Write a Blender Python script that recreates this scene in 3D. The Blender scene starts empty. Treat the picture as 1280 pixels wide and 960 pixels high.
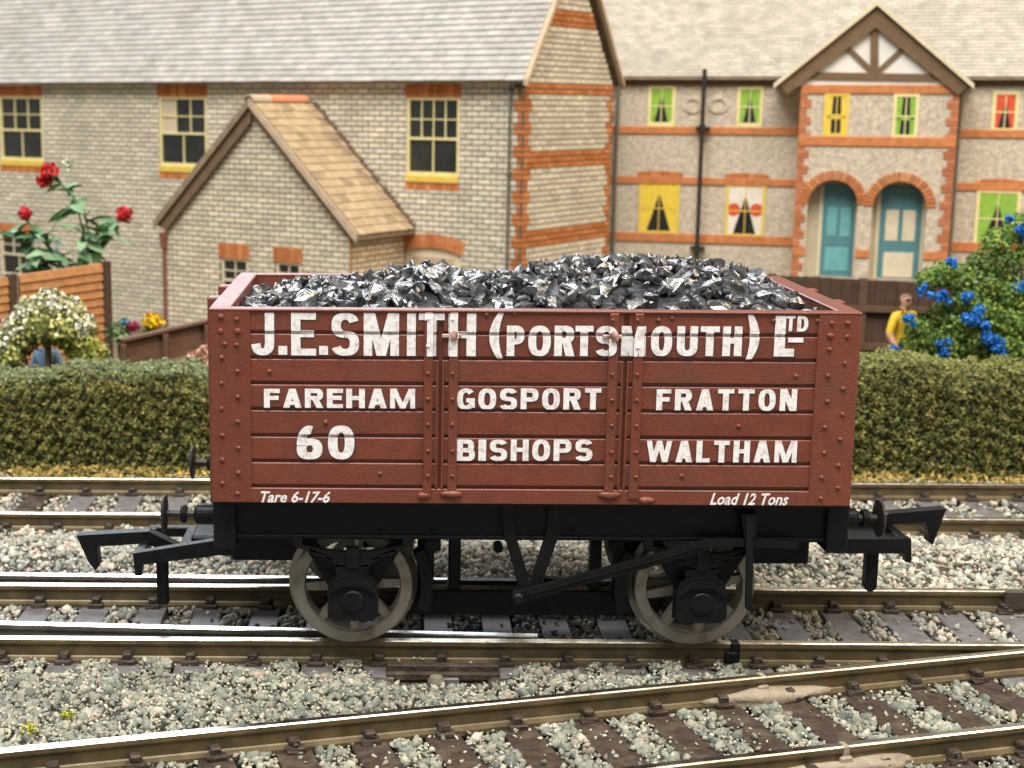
import bpy, bmesh, math, random
import numpy as np
from mathutils import Vector, Matrix, Euler

# 1 Blender unit = 1 mm of the model railway layout (OO scale models)
S = bpy.context.scene
S.unit_settings.system = 'METRIC'
S.unit_settings.scale_length = 0.001
COL = S.collection
random.seed(7)
rng = np.random.default_rng(11)

# ------------------------------------------------------------------ camera
F, PX, PY = 1882.0, 485.0, 480.0          # focal length and optical centre, photo pixels (1280 x 960)
TH, ROLL = math.radians(10.45), 0.0065
CAM = np.array([0.0, -153.0, 57.9])
cd = bpy.data.cameras.new('camera')
cam = bpy.data.objects.new('camera', cd)
COL.objects.link(cam)
cd.sensor_width = 36.0
cd.lens = F / 1280 * 36.0
cd.shift_x = (640 - PX) / 1280
cd.clip_start, cd.clip_end = 1.0, 5000.0
cam.location = CAM
cam.rotation_euler = (Matrix.Rotation(math.pi / 2 - TH, 3, 'X') @ Matrix.Rotation(ROLL, 3, 'Z')).to_euler()
cd.dof.use_dof = True
cd.dof.focus_distance = 156.0
cd.dof.aperture_fstop = 0.001 * cd.lens / 0.62
S.camera = cam
S.render.resolution_x, S.render.resolution_y = 1024, 768

# ------------------------------------------------------------------ light: an indoor layout room
W = bpy.data.worlds.new('World'); S.world = W; W.use_nodes = True
bg = W.node_tree.nodes['Background']
bg.inputs[0].default_value = (1.0, 0.95, 0.88, 1); bg.inputs[1].default_value = 0.36

def area(name, loc, target, sx, sy, power, color):
    l = bpy.data.lights.new(name, 'AREA'); l.shape = 'RECTANGLE'; l.size, l.size_y = sx, sy
    l.energy = power; l.color = color
    o = bpy.data.objects.new(name, l); COL.objects.link(o); o.location = loc
    o.rotation_euler = (Vector(target) - Vector(loc)).to_track_quat('-Z', 'Y').to_euler()
    return o
area('ceiling_light', (-120, -260, 850), (20, 160, 20), 800, 450, 1.62e7, (1.0, 0.97, 0.92))
area('warm_lamp', (620, -180, 560), (60, 180, 30), 320, 320, 4.6e6, (1.0, 0.80, 0.56))
area('window_light', (-300, 1000, 500), (0, 30, 0), 900, 380, 8.6e6, (0.84, 0.92, 1.0))
S.view_settings.view_transform = 'Standard'
S.view_settings.look = 'None'
S.view_settings.exposure = 0.0
S.view_settings.gamma = 1.0
S.cycles.max_bounces = 6
S.cycles.use_denoising = True

# ------------------------------------------------------------------ measuring helpers
def ray(px, py):
    u, v = px - PX, py - PY
    c, s = math.cos(ROLL), math.sin(ROLL)
    u, v = c * u + s * v, -s * u + c * v
    return np.array([u, F * math.cos(TH) - v * math.sin(TH), -F * math.sin(TH) - v * math.cos(TH)])
def at(px, py, Y=0.0):                    # point of the upright plane y = Y seen at a photo pixel
    d = ray(px, py); return CAM + d * ((Y - CAM[1]) / d[1])
def gd(px, py, Z=0.0):                    # point of the level plane z = Z
    d = ray(px, py); return CAM + d * ((Z - CAM[2]) / d[2])

# ------------------------------------------------------------------ mesh helpers
class MB:
    def __init__(s): s.v, s.f, s.m, s.c = [], [], [], []
    def add(s, vs, fs, m=0, c=None):
        b = len(s.v); s.v += [tuple(map(float, p)) for p in vs]
        for f in fs: s.f.append([b + i for i in f]); s.m.append(m); s.c.append(c)
    def box(s, x0, x1, y0, y1, z0, z1, ch=0.0, m=0, c=None):
        x0, x1 = min(x0, x1), max(x0, x1); y0, y1 = min(y0, y1), max(y0, y1); z0, z1 = min(z0, z1), max(z0, z1)
        if ch <= 0:
            vs = [(x, y, z) for x in (x0, x1) for y in (y0, y1) for z in (z0, z1)]
            s.add(vs, [(0, 1, 3, 2), (4, 6, 7, 5), (0, 4, 5, 1), (2, 3, 7, 6), (0, 2, 6, 4), (1, 5, 7, 3)], m, c); return
        ch = min(ch, .45 * min(x1 - x0, y1 - y0, z1 - z0))
        lo, hi = (x0, y0, z0), (x1, y1, z1); ctr = [(a + b) / 2 for a, b in zip(lo, hi)]
        idx, vs = {}, []
        for sx in (0, 1):
            for sy in (0, 1):
                for sz in (0, 1):
                    for a in range(3):
                        p = []
                        for k, q in enumerate((sx, sy, sz)):
                            e = hi[k] if q else lo[k]
                            if k != a: e += -ch if q else ch
                            p.append(e)
                        idx[(sx, sy, sz, a)] = len(vs); vs.append(p)
        fs = []
        def key(d, a): return idx[(d[0], d[1], d[2], a)]
        for a in range(3):
            b, e = (a + 1) % 3, (a + 2) % 3
            for q in (0, 1):
                f = []
                for (i, j) in ((0, 0), (1, 0), (1, 1), (0, 1)):
                    d = [0, 0, 0]; d[a] = q; d[b] = i; d[e] = j; f.append(key(d, a))
                fs.append(f)
            for i in (0, 1):
                for j in (0, 1):
                    d0 = [0, 0, 0]; d1 = [0, 0, 0]
                    d0[b] = d1[b] = i; d0[e] = d1[e] = j; d0[a] = 0; d1[a] = 1
                    fs.append([key(d0, b), key(d1, b), key(d1, e), key(d0, e)])
        for sx in (0, 1):
            for sy in (0, 1):
                for sz in (0, 1): fs.append([idx[(sx, sy, sz, a)] for a in range(3)])
        out = []
        V3 = [Vector(p) for p in vs]; C3 = Vector(ctr)
        for f in fs:
            n = (V3[f[1]] - V3[f[0]]).cross(V3[f[2]] - V3[f[0]])
            mid = sum((V3[i] for i in f), Vector()) / len(f)
            out.append(f if n.dot(mid - C3) > 0 else f[::-1])
        s.add(vs, out, m, c)
    def prism(s, pts, y0, y1, m=0, c=None):        # outline in x,z pushed from y0 (front) to y1
        n = len(pts)
        ar = sum(pts[i][0] * pts[(i + 1) % n][1] - pts[(i + 1) % n][0] * pts[i][1] for i in range(n))
        if ar < 0: pts = pts[::-1]
        vs = [(p[0], y0, p[1]) for p in pts] + [(p[0], y1, p[1]) for p in pts]
        fs = [list(range(n)), list(range(2 * n - 1, n - 1, -1))]
        for i in range(n):
            j = (i + 1) % n; fs.append([i, n + i, n + j, j])
        s.add(vs, fs, m, c)
    def tube(s, path, r, n=8, m=0, c=None, cap=True):
        path = [Vector(p) for p in path]
        rr = r if isinstance(r, (list, tuple)) else [r] * len(path)
        vs, fs = [], []
        for i, p in enumerate(path):
            t = (path[min(i + 1, len(path) - 1)] - path[max(i - 1, 0)]).normalized()
            u = t.cross(Vector((0, 0, 1)))
            if u.length < 1e-3: u = t.cross(Vector((0, 1, 0)))
            u.normalize(); w = t.cross(u)
            for k in range(n):
                a = 2 * math.pi * k / n
                vs.append(p + (u * math.cos(a) + w * math.sin(a)) * rr[i])
        for i in range(len(path) - 1):
            for k in range(n):
                k2 = (k + 1) % n
                fs.append([i * n + k, (i + 1) * n + k, (i + 1) * n + k2, i * n + k2])
        if cap:
            fs.append(list(range(n))); fs.append([(len(path) - 1) * n + k for k in range(n - 1, -1, -1)])
        s.add(vs, fs, m, c)
    def lathe(s, prof, ctr, axis='Y', n=32, m=0, c=None, closed=False):   # prof: (radius, offset along axis)
        ctr = Vector(ctr); vs, fs = [], []
        for (r, h) in prof:
            for k in range(n):
                a = 2 * math.pi * k / n; p, q = r * math.cos(a), r * math.sin(a)
                vs.append(ctr + Vector({'Y': (p, h, q), 'Z': (p, q, h), 'X': (h, p, q)}[axis]))
        L = len(prof)
        for i in range(L if closed else L - 1):
            i2 = (i + 1) % L
            for k in range(n):
                k2 = (k + 1) % n; fs.append([i * n + k, i * n + k2, i2 * n + k2, i2 * n + k])
        s.add(vs, fs, m, c)
    def mesh(s, name, smooth=False):
        me = bpy.data.meshes.new(name)
        me.from_pydata(s.v, [], s.f)
        if any(s.m): me.polygons.foreach_set('material_index', s.m)
        if any(c is not None for c in s.c):
            at_ = me.color_attributes.new('Col', 'FLOAT_COLOR', 'CORNER')
            buf = []
            for f, c in zip(s.f, s.c):
                c = c or (1, 1, 1); buf += [c[0], c[1], c[2], 1.0] * len(f)
            at_.data.foreach_set('color', buf)
        if smooth: me.polygons.foreach_set('use_smooth', [True] * len(s.f))
        me.validate(); me.update()
        return me
    def fix(s):            # consistent outward normals for closed shells
        bm = bmesh.new(); me = s.mesh('tmp'); bm.from_mesh(me); bmesh.ops.recalc_face_normals(bm, faces=bm.faces)
        bm.to_mesh(me); bm.free(); return me

def np_mesh(name, V, Fc, fcol=None, smooth=False):
    V = np.asarray(V, dtype=np.float32); Fc = np.asarray(Fc, dtype=np.int32); k = Fc.shape[1]
    me = bpy.data.meshes.new(name)
    me.vertices.add(len(V)); me.vertices.foreach_set('co', V.ravel())
    me.loops.add(Fc.size); me.loops.foreach_set('vertex_index', Fc.ravel())
    me.polygons.add(len(Fc)); me.polygons.foreach_set('loop_start', np.arange(0, Fc.size, k, dtype=np.int32))
    me.polygons.foreach_set('loop_total', np.full(len(Fc), k, dtype=np.int32))
    if smooth: me.polygons.foreach_set('use_smooth', np.ones(len(Fc), dtype=bool))
    me.update(calc_edges=True)
    if fcol is not None:
        a = me.color_attributes.new('Col', 'FLOAT_COLOR', 'CORNER')
        c = np.ones((len(Fc), 4), dtype=np.float32); c[:, :3] = fcol
        a.data.foreach_set('color', np.repeat(c, k, axis=0).ravel())
    return me

ABS = {}
def thing(name, label, cat, loc=(0, 0, 0), rz=0.0, group=None):
    o = bpy.data.objects.new(name, None); COL.objects.link(o); o.location = loc; o.rotation_euler = (0, 0, rz)
    o.empty_display_size = 3
    o['label'] = label; o['category'] = cat
    if group: o['group'] = group
    ABS[o.name] = Vector((0, 0, 0)) if rz else Vector(loc)
    return o
def put(name, me, mat, parent=None, loc=(0, 0, 0), rot=None, scale=None, kind=None, label=None, cat=None, group=None):
    if isinstance(me, MB): me = me.mesh(name)
    o = bpy.data.objects.new(name, me); COL.objects.link(o)
    if mat is not None and len(me.materials) == 0:
        for q in (mat if isinstance(mat, (list, tuple)) else [mat]): me.materials.append(q)
    loc = Vector(loc)
    if parent is not None: o.parent = parent; o.location = loc - ABS[parent.name]
    else: o.location = loc
    if rot is not None: o.rotation_euler = rot
    if scale is not None: o.scale = scale
    ABS[o.name] = loc
    if kind: o['kind'] = kind
    if label: o['label'] = label
    if cat: o['category'] = cat
    if group: o['group'] = group
    return o

# ------------------------------------------------------------------ materials
def mat(name, col, rough=.6, metal=0.0, var=.12, vs=.6, bump=0.0, bs=4.0, attr=False, spec=.5, dirt=None, ds=.25, damt=.5, rvar=0.0, fine=0.0, ior=1.5, objvar=0.0):
    m = bpy.data.materials.new(name); m.use_nodes = True
    nt = m.node_tree; N = nt.nodes; L = nt.links; b = N['Principled BSDF']
    b.inputs['Roughness'].default_value = rough; b.inputs['Metallic'].default_value = metal
    b.inputs['Specular IOR Level'].default_value = spec; b.inputs['IOR'].default_value = ior
    geo = N.new('ShaderNodeNewGeometry')
    def noise(sc, det=4):
        n = N.new('ShaderNodeTexNoise'); n.inputs['Scale'].default_value = sc; n.inputs['Detail'].default_value = det
        L.new(geo.outputs['Position'], n.inputs['Vector']); return n
    def mix(mode, fac, a, bb):
        x = N.new('ShaderNodeMix'); x.data_type = 'RGBA'; x.blend_type = mode
        for sock, val in ((x.inputs[0], fac), (x.inputs[6], a), (x.inputs[7], bb)):
            if hasattr(val, 'links'): L.new(val, sock)
            elif isinstance(val, (int, float)): sock.default_value = val
            else: sock.default_value = (*val[:3], 1)
        return x.outputs[2]
    cur = tuple(col)
    if attr:
        a = N.new('ShaderNodeVertexColor'); a.layer_name = 'Col'
        cur = mix('MULTIPLY', 1.0, tuple(col), a.outputs['Color'])
    if var:
        n = noise(vs); r = N.new('ShaderNodeMapRange'); r.inputs[1].default_value = .3; r.inputs[2].default_value = .7
        r.inputs[3].default_value = 1 - var; r.inputs[4].default_value = 1 + var; L.new(n.outputs[0], r.inputs[0])
        cur = mix('MULTIPLY', 1.0, cur, r.outputs[0])
    if fine:
        n = noise(bs * 1.5, 2); r = N.new('ShaderNodeMapRange'); r.inputs[1].default_value = .3; r.inputs[2].default_value = .7
        r.inputs[3].default_value = 1 - fine; r.inputs[4].default_value = 1 + fine; L.new(n.outputs[0], r.inputs[0])
        cur = mix('MULTIPLY', 1.0, cur, r.outputs[0])
    if objvar:
        oi = N.new('ShaderNodeObjectInfo'); r = N.new('ShaderNodeMapRange'); r.inputs[3].default_value = 1 - objvar; r.inputs[4].default_value = 1 + objvar
        L.new(oi.outputs['Random'], r.inputs[0]); cur = mix('MULTIPLY', 1.0, cur, r.outputs[0])
    if dirt is not None:
        n = noise(ds, 6); r = N.new('ShaderNodeMapRange'); r.inputs[1].default_value = .48; r.inputs[2].default_value = .68
        r.inputs[3].default_value = 0; r.inputs[4].default_value = damt; L.new(n.outputs[0], r.inputs[0])
        cur = mix('MIX', r.outputs[0], cur, dirt)
    if hasattr(cur, 'links'): L.new(cur, b.inputs['Base Color'])
    else: b.inputs['Base Color'].default_value = (*cur, 1)
    if rvar:
        n = noise(vs * 2); r = N.new('ShaderNodeMapRange'); r.inputs[1].default_value = .3; r.inputs[2].default_value = .7
        r.inputs[3].default_value = rough - rvar; r.inputs[4].default_value = rough + rvar; L.new(n.outputs[0], r.inputs[0])
        L.new(r.outputs[0], b.inputs['Roughness'])
    if bump:
        n = noise(bs, 3); bp = N.new('ShaderNodeBump'); bp.inputs['Strength'].default_value = 1.0
        bp.inputs['Distance'].default_value = bump
        L.new(n.outputs[0], bp.inputs['Height']); L.new(bp.outputs[0], b.inputs['Normal'])
    return m

M = {}
M['wagon'] = mat('wagon red brown paint', (.168, .045, .028), rough=.42, var=.10, vs=.35, bump=.055, bs=3.6, fine=.11, spec=.45, rvar=.07, objvar=.07, dirt=(.130, .050, .036), ds=.18, damt=.5)
M['letter'] = mat('white lettering', (.88, .88, .90), rough=.5, var=.06, vs=1.2, dirt=(.45, .33, .31), ds=1.7, damt=.6, bump=.03, bs=3.2)
M['worn'] = mat('rubbed white over red paint', (.50, .34, .31), rough=.5, var=.25, vs=1.5, dirt=(.16, .045, .032), ds=1.2, damt=.9)
M['shade'] = mat('grey letter shading', (.10, .05, .05), rough=.5, var=.1)
M['black'] = mat('black underframe plastic', (.007, .0075, .009), rough=.45, var=.3, vs=.8, bump=.03, bs=5, rvar=.08, spec=.20)
M['wheel'] = mat('dull wheel metal', (.30, .285, .25), rough=.40, metal=.45, var=.15, vs=.5, dirt=(.07, .055, .04), ds=.5, damt=.6)
M['tread'] = mat('worn wheel tread', (.42, .38, .32), rough=.3, metal=.9, var=.1)
M['coal'] = mat('coal', (.014, .016, .022), rough=.33, var=.5, vs=.6, bump=.18, bs=1.5, spec=1.0, rvar=.13, ior=1.85)
M['rail'] = mat('painted rail side', (.125, .096, .050), rough=.42, metal=.25, var=.3, vs=.35, dirt=(.062, .048, .032), ds=.4, damt=.7, bump=.03, bs=3)
M['railgrey'] = mat('grey weathered rail side', (.125, .115, .10), rough=.42, metal=.3, var=.3, vs=.35, dirt=(.07, .058, .042), ds=.4, damt=.6, bump=.03, bs=3)
M['railtop'] = mat('polished rail head', (.74, .69, .59), rough=.28, metal=1.0, var=.15, vs=.3, dirt=(.35, .28, .19), ds=.35, damt=.5, rvar=.06)
M['railtop_bright'] = mat('bright nickel rail head', (.82, .82, .81), rough=.28, metal=1.0, var=.08, vs=.3, rvar=.05)
M['sleeper'] = mat('brown sleeper plastic', (.050, .034, .025), rough=.7, var=.3, vs=.9, dirt=(.115, .092, .072), ds=.5, damt=.6, bump=.22, bs=2.0, spec=.25, fine=.2)
M['sleeper_grey'] = mat('pale grey sleeper plastic', (.15, .14, .145), rough=.55, var=.2, vs=.7, dirt=(.08, .065, .055), ds=.5, damt=.6, bump=.06, bs=2.2)  # paler and greyer than the brown sleepers
M['chairm'] = mat('rail chair plastic', (.048, .033, .024), rough=.6, var=.3, vs=1, bump=.1, bs=3)
M['stone'] = mat('ballast stone', (1, 1, 1), rough=.8, var=.22, vs=3.0, attr=True, bump=.10, bs=4, fine=.12)
M['ground'] = mat('ballasted baseboard', (.20, .18, .15), rough=.9, var=.35, vs=1.2, bump=.3, bs=1.5)
M['soil'] = mat('garden soil', (.13, .10, .06), rough=.95, var=.35, vs=.4, bump=.5, bs=.8)
M['leaf'] = mat('foliage', (1, 1, 1), rough=.7, var=.15, vs=1.2, attr=True, spec=.25)
M['core'] = mat('foliage core', (.025, .030, .012), rough=.9, var=.4, vs=.8, bump=.4, bs=1.5)
M['petal'] = mat('petals', (1, 1, 1), rough=.6, var=.12, vs=1.5, attr=True, spec=.3)
M['plaster'] = mat('dried filler', (.30, .255, .19), rough=.85, var=.15, vs=.7, bump=.25, bs=1.5, dirt=(.16, .12, .08), damt=.5)
M['brick'] = mat('printed cream brick', (1, 1, 1), rough=.8, var=.14, vs=.8, attr=True, spec=.2, fine=.08, dirt=(.46, .425, .35), ds=.07, damt=.45)
M['mortar'] = mat('grey mortar', (.15, .128, .092), rough=.9, var=.15, vs=.5, spec=.2)
M['slate'] = mat('pale slate', (1, 1, 1), rough=.75, var=.14, vs=.3, attr=True, spec=.2, fine=.08, dirt=(.30, .28, .24), ds=.06, damt=.35)
M['orange'] = mat('orange brick', (.53, .20, .075), rough=.8, var=.18, vs=.7, spec=.2, fine=.12)
M['orangeb'] = mat('orange brick pieces', (1, 1, 1), rough=.8, var=.15, vs=1, attr=True, spec=.2)
M['brickfar'] = None
M['yellowp'] = mat('yellow window paint', (.72, .53, .10), rough=.5, var=.08, vs=.5)
M['paleyellow'] = mat('pale yellow window frame', (.76, .67, .33), rough=.5, var=.08, vs=.5)
M['cream'] = mat('cream paint', (.68, .60, .42), rough=.6, var=.08, vs=.5)
M['paneglass'] = mat('dark window glazing', (.022, .024, .022), rough=.12, var=.3, vs=.2, spec=.6)
M['tan'] = mat('tan verge board', (.50, .39, .265), rough=.7, var=.12, vs=.4)
M['verge'] = mat('weathered verge board', (.26, .195, .13), rough=.8, var=.2, vs=.5)
M['soffit'] = mat('brown soffit', (.16, .105, .065), rough=.8, var=.15, vs=.5)
M['tile'] = mat('tan roof tile', (1, 1, 1), rough=.8, var=.15, vs=.6, attr=True, spec=.2, fine=.1)
M['terracotta'] = mat('terracotta ridge tile', (.62, .24, .12), rough=.75, var=.15, vs=.5)
M['whitep'] = mat('white render', (.74, .71, .65), rough=.7, var=.05, vs=.3)
M['timber'] = mat('brown barge timber', (.155, .095, .045), rough=.7, var=.15, vs=.6)
M['pipe'] = mat('black cast pipe', (.022, .020, .018), rough=.5, var=.2)
M['pipebrown'] = mat('red brown pipe', (.22, .08, .045), rough=.6, var=.15)
M['pipegrey'] = mat('grey pipe', (.15, .135, .105), rough=.6, var=.15)
M['teal'] = mat('teal door paint', (.095, .24, .27), rough=.45, var=.12, vs=.5)
M['teallight'] = mat('light teal door panel', (.16, .42, .43), rough=.45, var=.10, vs=.5)
M['green'] = mat('green curtain', (.24, .44, .05), rough=.8, var=.15, vs=.8)
M['yellowc'] = mat('yellow curtain', (.76, .56, .06), rough=.8, var=.1, vs=.8)
M['redc'] = mat('red curtain', (.62, .08, .03), rough=.8, var=.15, vs=.8)
M['whitec'] = mat('white curtain', (.75, .68, .58), rough=.8, var=.08, vs=.8)
M['blind'] = mat('cream blind', (.56, .47, .34), rough=.8, var=.08, vs=.5)
M['fence_o'] = mat('orange stained fence', (.42, .19, .065), rough=.7, var=.2, vs=.6, bump=.05, bs=2, fine=.1)
M['fence_b'] = mat('dark brown fence', (.068, .036, .022), rough=.75, var=.25, vs=.5, bump=.06, bs=2)
M['fence_r'] = mat('brown fence rail', (.105, .060, .036), rough=.75, var=.2, vs=.5)
M['fence_d'] = mat('brown lap fence', (.125, .062, .036), rough=.75, var=.2, vs=.5, bump=.06, bs=2)
M['skin'] = mat('painted skin', (.60, .33, .21), rough=.5, var=.06)
M['hair'] = mat('painted hair', (.20, .12, .07), rough=.6, var=.2)
M['shirt_y'] = mat('yellow shirt', (.78, .52, .03), rough=.55, var=.08)
M['trouser'] = mat('dark trousers', (.03, .03, .04), rough=.6, var=.1)
M['shirt_b'] = mat('light blue clothes', (.22, .40, .60), rough=.55, var=.1)
M['navy'] = mat('navy trousers', (.02, .035, .09), rough=.6, var=.1)

# brickwork too small to pick apart: pattern in the material (terrace far behind)
def far_brick():
    m = bpy.data.materials.new('fine cream brickwork'); m.use_nodes = True
    nt = m.node_tree; N = nt.nodes; L = nt.links; b = N['Principled BSDF']; b.inputs['Roughness'].default_value = .85
    b.inputs['Specular IOR Level'].default_value = .2
    tc = N.new('ShaderNodeTexCoord'); mp = N.new('ShaderNodeMapping'); mp.inputs['Rotation'].default_value = (math.pi / 2, 0, 0)
    L.new(tc.outputs['Object'], mp.inputs[0])
    br = N.new('ShaderNodeTexBrick'); br.inputs['Color1'].default_value = (.70, .61, .48, 1); br.inputs['Color2'].default_value = (.60, .52, .40, 1)
    br.inputs['Mortar'].default_value = (.46, .40, .31, 1); br.inputs['Scale'].default_value = 1.0
    br.inputs['Brick Width'].default_value = 1.9; br.inputs['Row Height'].default_value = .72; br.inputs['Mortar Size'].default_value = .10
    L.new(mp.outputs[0], br.inputs[0])
    n = N.new('ShaderNodeTexNoise'); n.inputs['Scale'].default_value = .9; n.inputs['Detail'].default_value = 5; L.new(tc.outputs['Object'], n.inputs[0])
    r = N.new('ShaderNodeMapRange'); r.inputs[1].default_value = .35; r.inputs[2].default_value = .7; r.inputs[3].default_value = .72; r.inputs[4].default_value = 1.12
    L.new(n.outputs[0], r.inputs[0])
    x = N.new('ShaderNodeMix'); x.data_type = 'RGBA'; x.blend_type = 'MULTIPLY'; x.inputs[0].default_value = 1
    L.new(br.outputs[0], x.inputs[6]); L.new(r.outputs[0], x.inputs[7]); L.new(x.outputs[2], b.inputs['Base Color'])
    return m
M['brickfar'] = far_brick()

ZR = -0.5            # top of rails
ZS = ZR - 2.6        # top of sleepers / foot of rails
ZB = ZS - 0.1        # general ballast level

# ================================================================== SETTING
g = MB()
nx, ny = 60, 60
xs = np.linspace(-900, 900, nx); ys = np.linspace(-200, 900, ny)
g.add([(x, y, ZB - 1.2) for y in ys for x in xs], [(j * nx + i, j * nx + i + 1, (j + 1) * nx + i + 1, (j + 1) * nx + i) for j in range(ny - 1) for i in range(nx - 1)])
put('ground', g, M['ground'], kind='structure')
g = MB()
g.box(-500, 500, 100, 640, ZB - 1.15, ZB - .6)
put('garden_soil', g, M['soil'], kind='structure')

# ================================================================== TRACKS
def rail_mesh(length, top=1):            # along +x from 0, head centred on y = 0, top at z = 0
    prof = [(-.38, 0), (.38, 0), (.52, -.12), (.55, -.55), (.50, -.72), (.34, -.86), (.32, -2.0), (.45, -2.12), (1.15, -2.28), (1.15, -2.6),
            (-1.15, -2.6), (-1.15, -2.28), (-.45, -2.12), (-.32, -2.0), (-.34, -.86), (-.50, -.72), (-.55, -.55), (-.52, -.12)]
    b = MB(); n = len(prof); k = max(1, int(length / 12))
    vs, fs, ms = [], [], []
    for i in range(k + 1):
        for (y, z) in prof: vs.append((length * i / k, y, z))
    for i in range(k):
        for j in range(n):
            j2 = (j + 1) % n; fs.append([i * n + j, i * n + j2, (i + 1) * n + j2, (i + 1) * n + j]); ms.append(1 if j in (0, 1, n - 1) else 0)
    for f, m_ in zip(fs, ms): b.add([], [], 0); b.f.append(f); b.m.append(m_); b.c.append(None)
    b.v = vs
    b.f += [list(range(n))[::-1], [k * n + j for j in range(n)]]; b.m += [0, 0]; b.c += [None, None]
    return b.fix()
def rail(parent, p0, p1, name='rail', top='railtop', side='rail'):
    p0, p1 = Vector((p0[0], p0[1], 0)), Vector((p1[0], p1[1], 0)); d = p1 - p0
    return put(name, rail_mesh(d.length), [M[side], M[top]], parent, (p0.x, p0.y, ZR), rot=(0, 0, math.atan2(d.y, d.x)))
def sleeper_meshes(length, width, n=4):
    out = []
    for i in range(n):
        b = MB(); b.box(-width / 2, width / 2, -length / 2, length / 2, -1.3, 0, .12)
        me = b.mesh('sleeper')
        for v in me.vertices: v.co += Vector((random.uniform(-.05, .05), random.uniform(-.12, .12), random.uniform(-.05, .03)))
        out.append(me)
    return out
def chair_meshes(n=3):
    out = []
    for i in range(n):
        b = MB()
        b.box(-.95, .95, -1.85, -.75, 0, .55, .12); b.box(-.95, .95, .75, 1.85, 0, .55, .12)
        b.box(-.55, .55, -1.45, -.30, .5, 1.25, .15); b.box(-.55, .55, .30, 1.45, .5, 1.25, .15)
        b.box(-.2, .2, -1.75, -1.45, .5, .95, .08)
        me = b.mesh('rail_chair')
        for v in me.vertices: v.co += Vector((random.uniform(-.09, .09), random.uniform(-.09, .09), random.uniform(-.07, .05)))
        out.append(me)
    return out
CH = chair_meshes()
def track(label, a0, a1, b0, b1, spacing, width, over, smat, first, tops=('railtop', 'railtop'), group='tracks'):
    """near rail a0-a1, far rail b0-b1, sleepers square to them"""
    a0, a1, b0, b1 = [Vector((p[0], p[1], 0)) for p in (a0, a1, b0, b1)]
    ctr = (a0 + a1 + b0 + b1) / 4
    t = thing('railway_track', label, 'track', (ctr.x, ctr.y, ZS - 1.3), 0, group)
    rail(t, a0, a1, top=tops[0]); rail(t, b0, b1, top=tops[1])
    d = (a1 - a0).normalized(); nrm = Vector((-d.y, d.x, 0)); ang = math.atan2(d.y, d.x)
    gauge = (b0 - a0).dot(nrm)
    me = sleeper_meshes(gauge + 2 * over, width)
    cnt = int((a1 - a0).length / spacing) + 1
    for i in range(cnt):
        p = a0 + d * (first + i * spacing)
        if (p - a0).length > (a1 - a0).length - .5 and i: break
        c = p + nrm * (gauge / 2)
        put('sleeper', random.choice(me), smat if not isinstance(smat, (list, tuple)) else random.choice(smat), t, (c.x, c.y, ZS + random.uniform(-.06, .03)), rot=(0, 0, ang + random.uniform(-.02, .02)))
        for q in (p, p + nrm * gauge):
            put('rail_chair', random.choice(CH), M['chairm'], t, (q.x, q.y, ZS), rot=(0, 0, ang + random.choice((0, math.pi)) + random.uniform(-.05, .05)))
    return t, d, nrm

# the wagon's own road, with the blades of a turnout lying beside its rails at the left
YN, YF = 6.85, 25.85
t1, _, _ = track('straight track carrying the coal wagon, with point blades beside its left rails', (-130, YN), (190, YN), (-130, YF), (190, YF), 7.0, 3.5, 5.0, M['sleeper_grey'], 3.2, ('railtop', 'railtop'))
rail(t1, (-130, YN + 9.2), (17.0, YN + 1.75), 'point_blade', 'railtop_bright', 'railgrey')
rail(t1, (-130, YF + 5.7), (8.0, YF + 3.0), 'point_blade', 'railtop_bright', 'railgrey')
b = MB(); b.box(-6.2, 6.2, -.45, .45, -1.6, -.5, .15); b.box(-6.2, 6.2, -1.5, -.75, -1.9, -1.05, .12)
put('tie_bar_cover', b, M['sleeper'], t1, (6.2, 3.6, ZR - 1.1))
b = MB(); b.lathe([(0, .75), (.7, .6), (.95, 0), (.95, -1.2)], (0, 0, 0), 'Z', 12)
put('tie_bar_pin', b, M['pipegrey'], t1, (5.4, .4, ZS + .2))
for px in (-3.0, 11.5):
    b = MB(); b.box(-2.0, 2.0, -1.6, 1.6, -1, 0, .2)
    put('sleeper_end', b, M['sleeper'], t1, (px + 1.5, .2, ZS + .15))
b = MB(); b.box(-.55, .55, -.75, .75, -2.4, .05, .15); b.box(-1.2, .2, -1.1, -.6, -2.6, -.9, .15)
put('rail_joiner', b, M['black'], t1, (38.8, YN, ZR))
b = MB(); b.box(-2.4, 2.4, -.95, -.35, -2.3, .25, .2); b.box(-2.4, 2.4, .35, .95, -2.3, -.5, .2)
put('rail_joiner', b, M['chairm'], t1, (78.5, YF - .4, ZR))

# the road in front, converging to the right
f0 = gd(0, 937, ZR); f1 = gd(1280, 812, ZR); n0 = gd(850, 953, ZR); n1 = gd(1280, 904, ZR)
def ext(p, q, x): k = (x - p[0]) / (q[0] - p[0]); return (x, p[1] + k * (q[1] - p[1]))
fd = Vector((f1[0] - f0[0], f1[1] - f0[1], 0)).normalized(); fn = Vector((-fd.y, fd.x, 0))
gf = abs((Vector((n0[0], n0[1], 0)) - Vector((f0[0], f0[1], 0))).dot(fn))
B0, B1 = ext(f0, f1, -75), ext(f0, f1, 110)
A0 = (B0[0] - fn.x * gf, B0[1] - fn.y * gf); A1 = (B1[0] - fn.x * gf, B1[1] - fn.y * gf)
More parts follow.
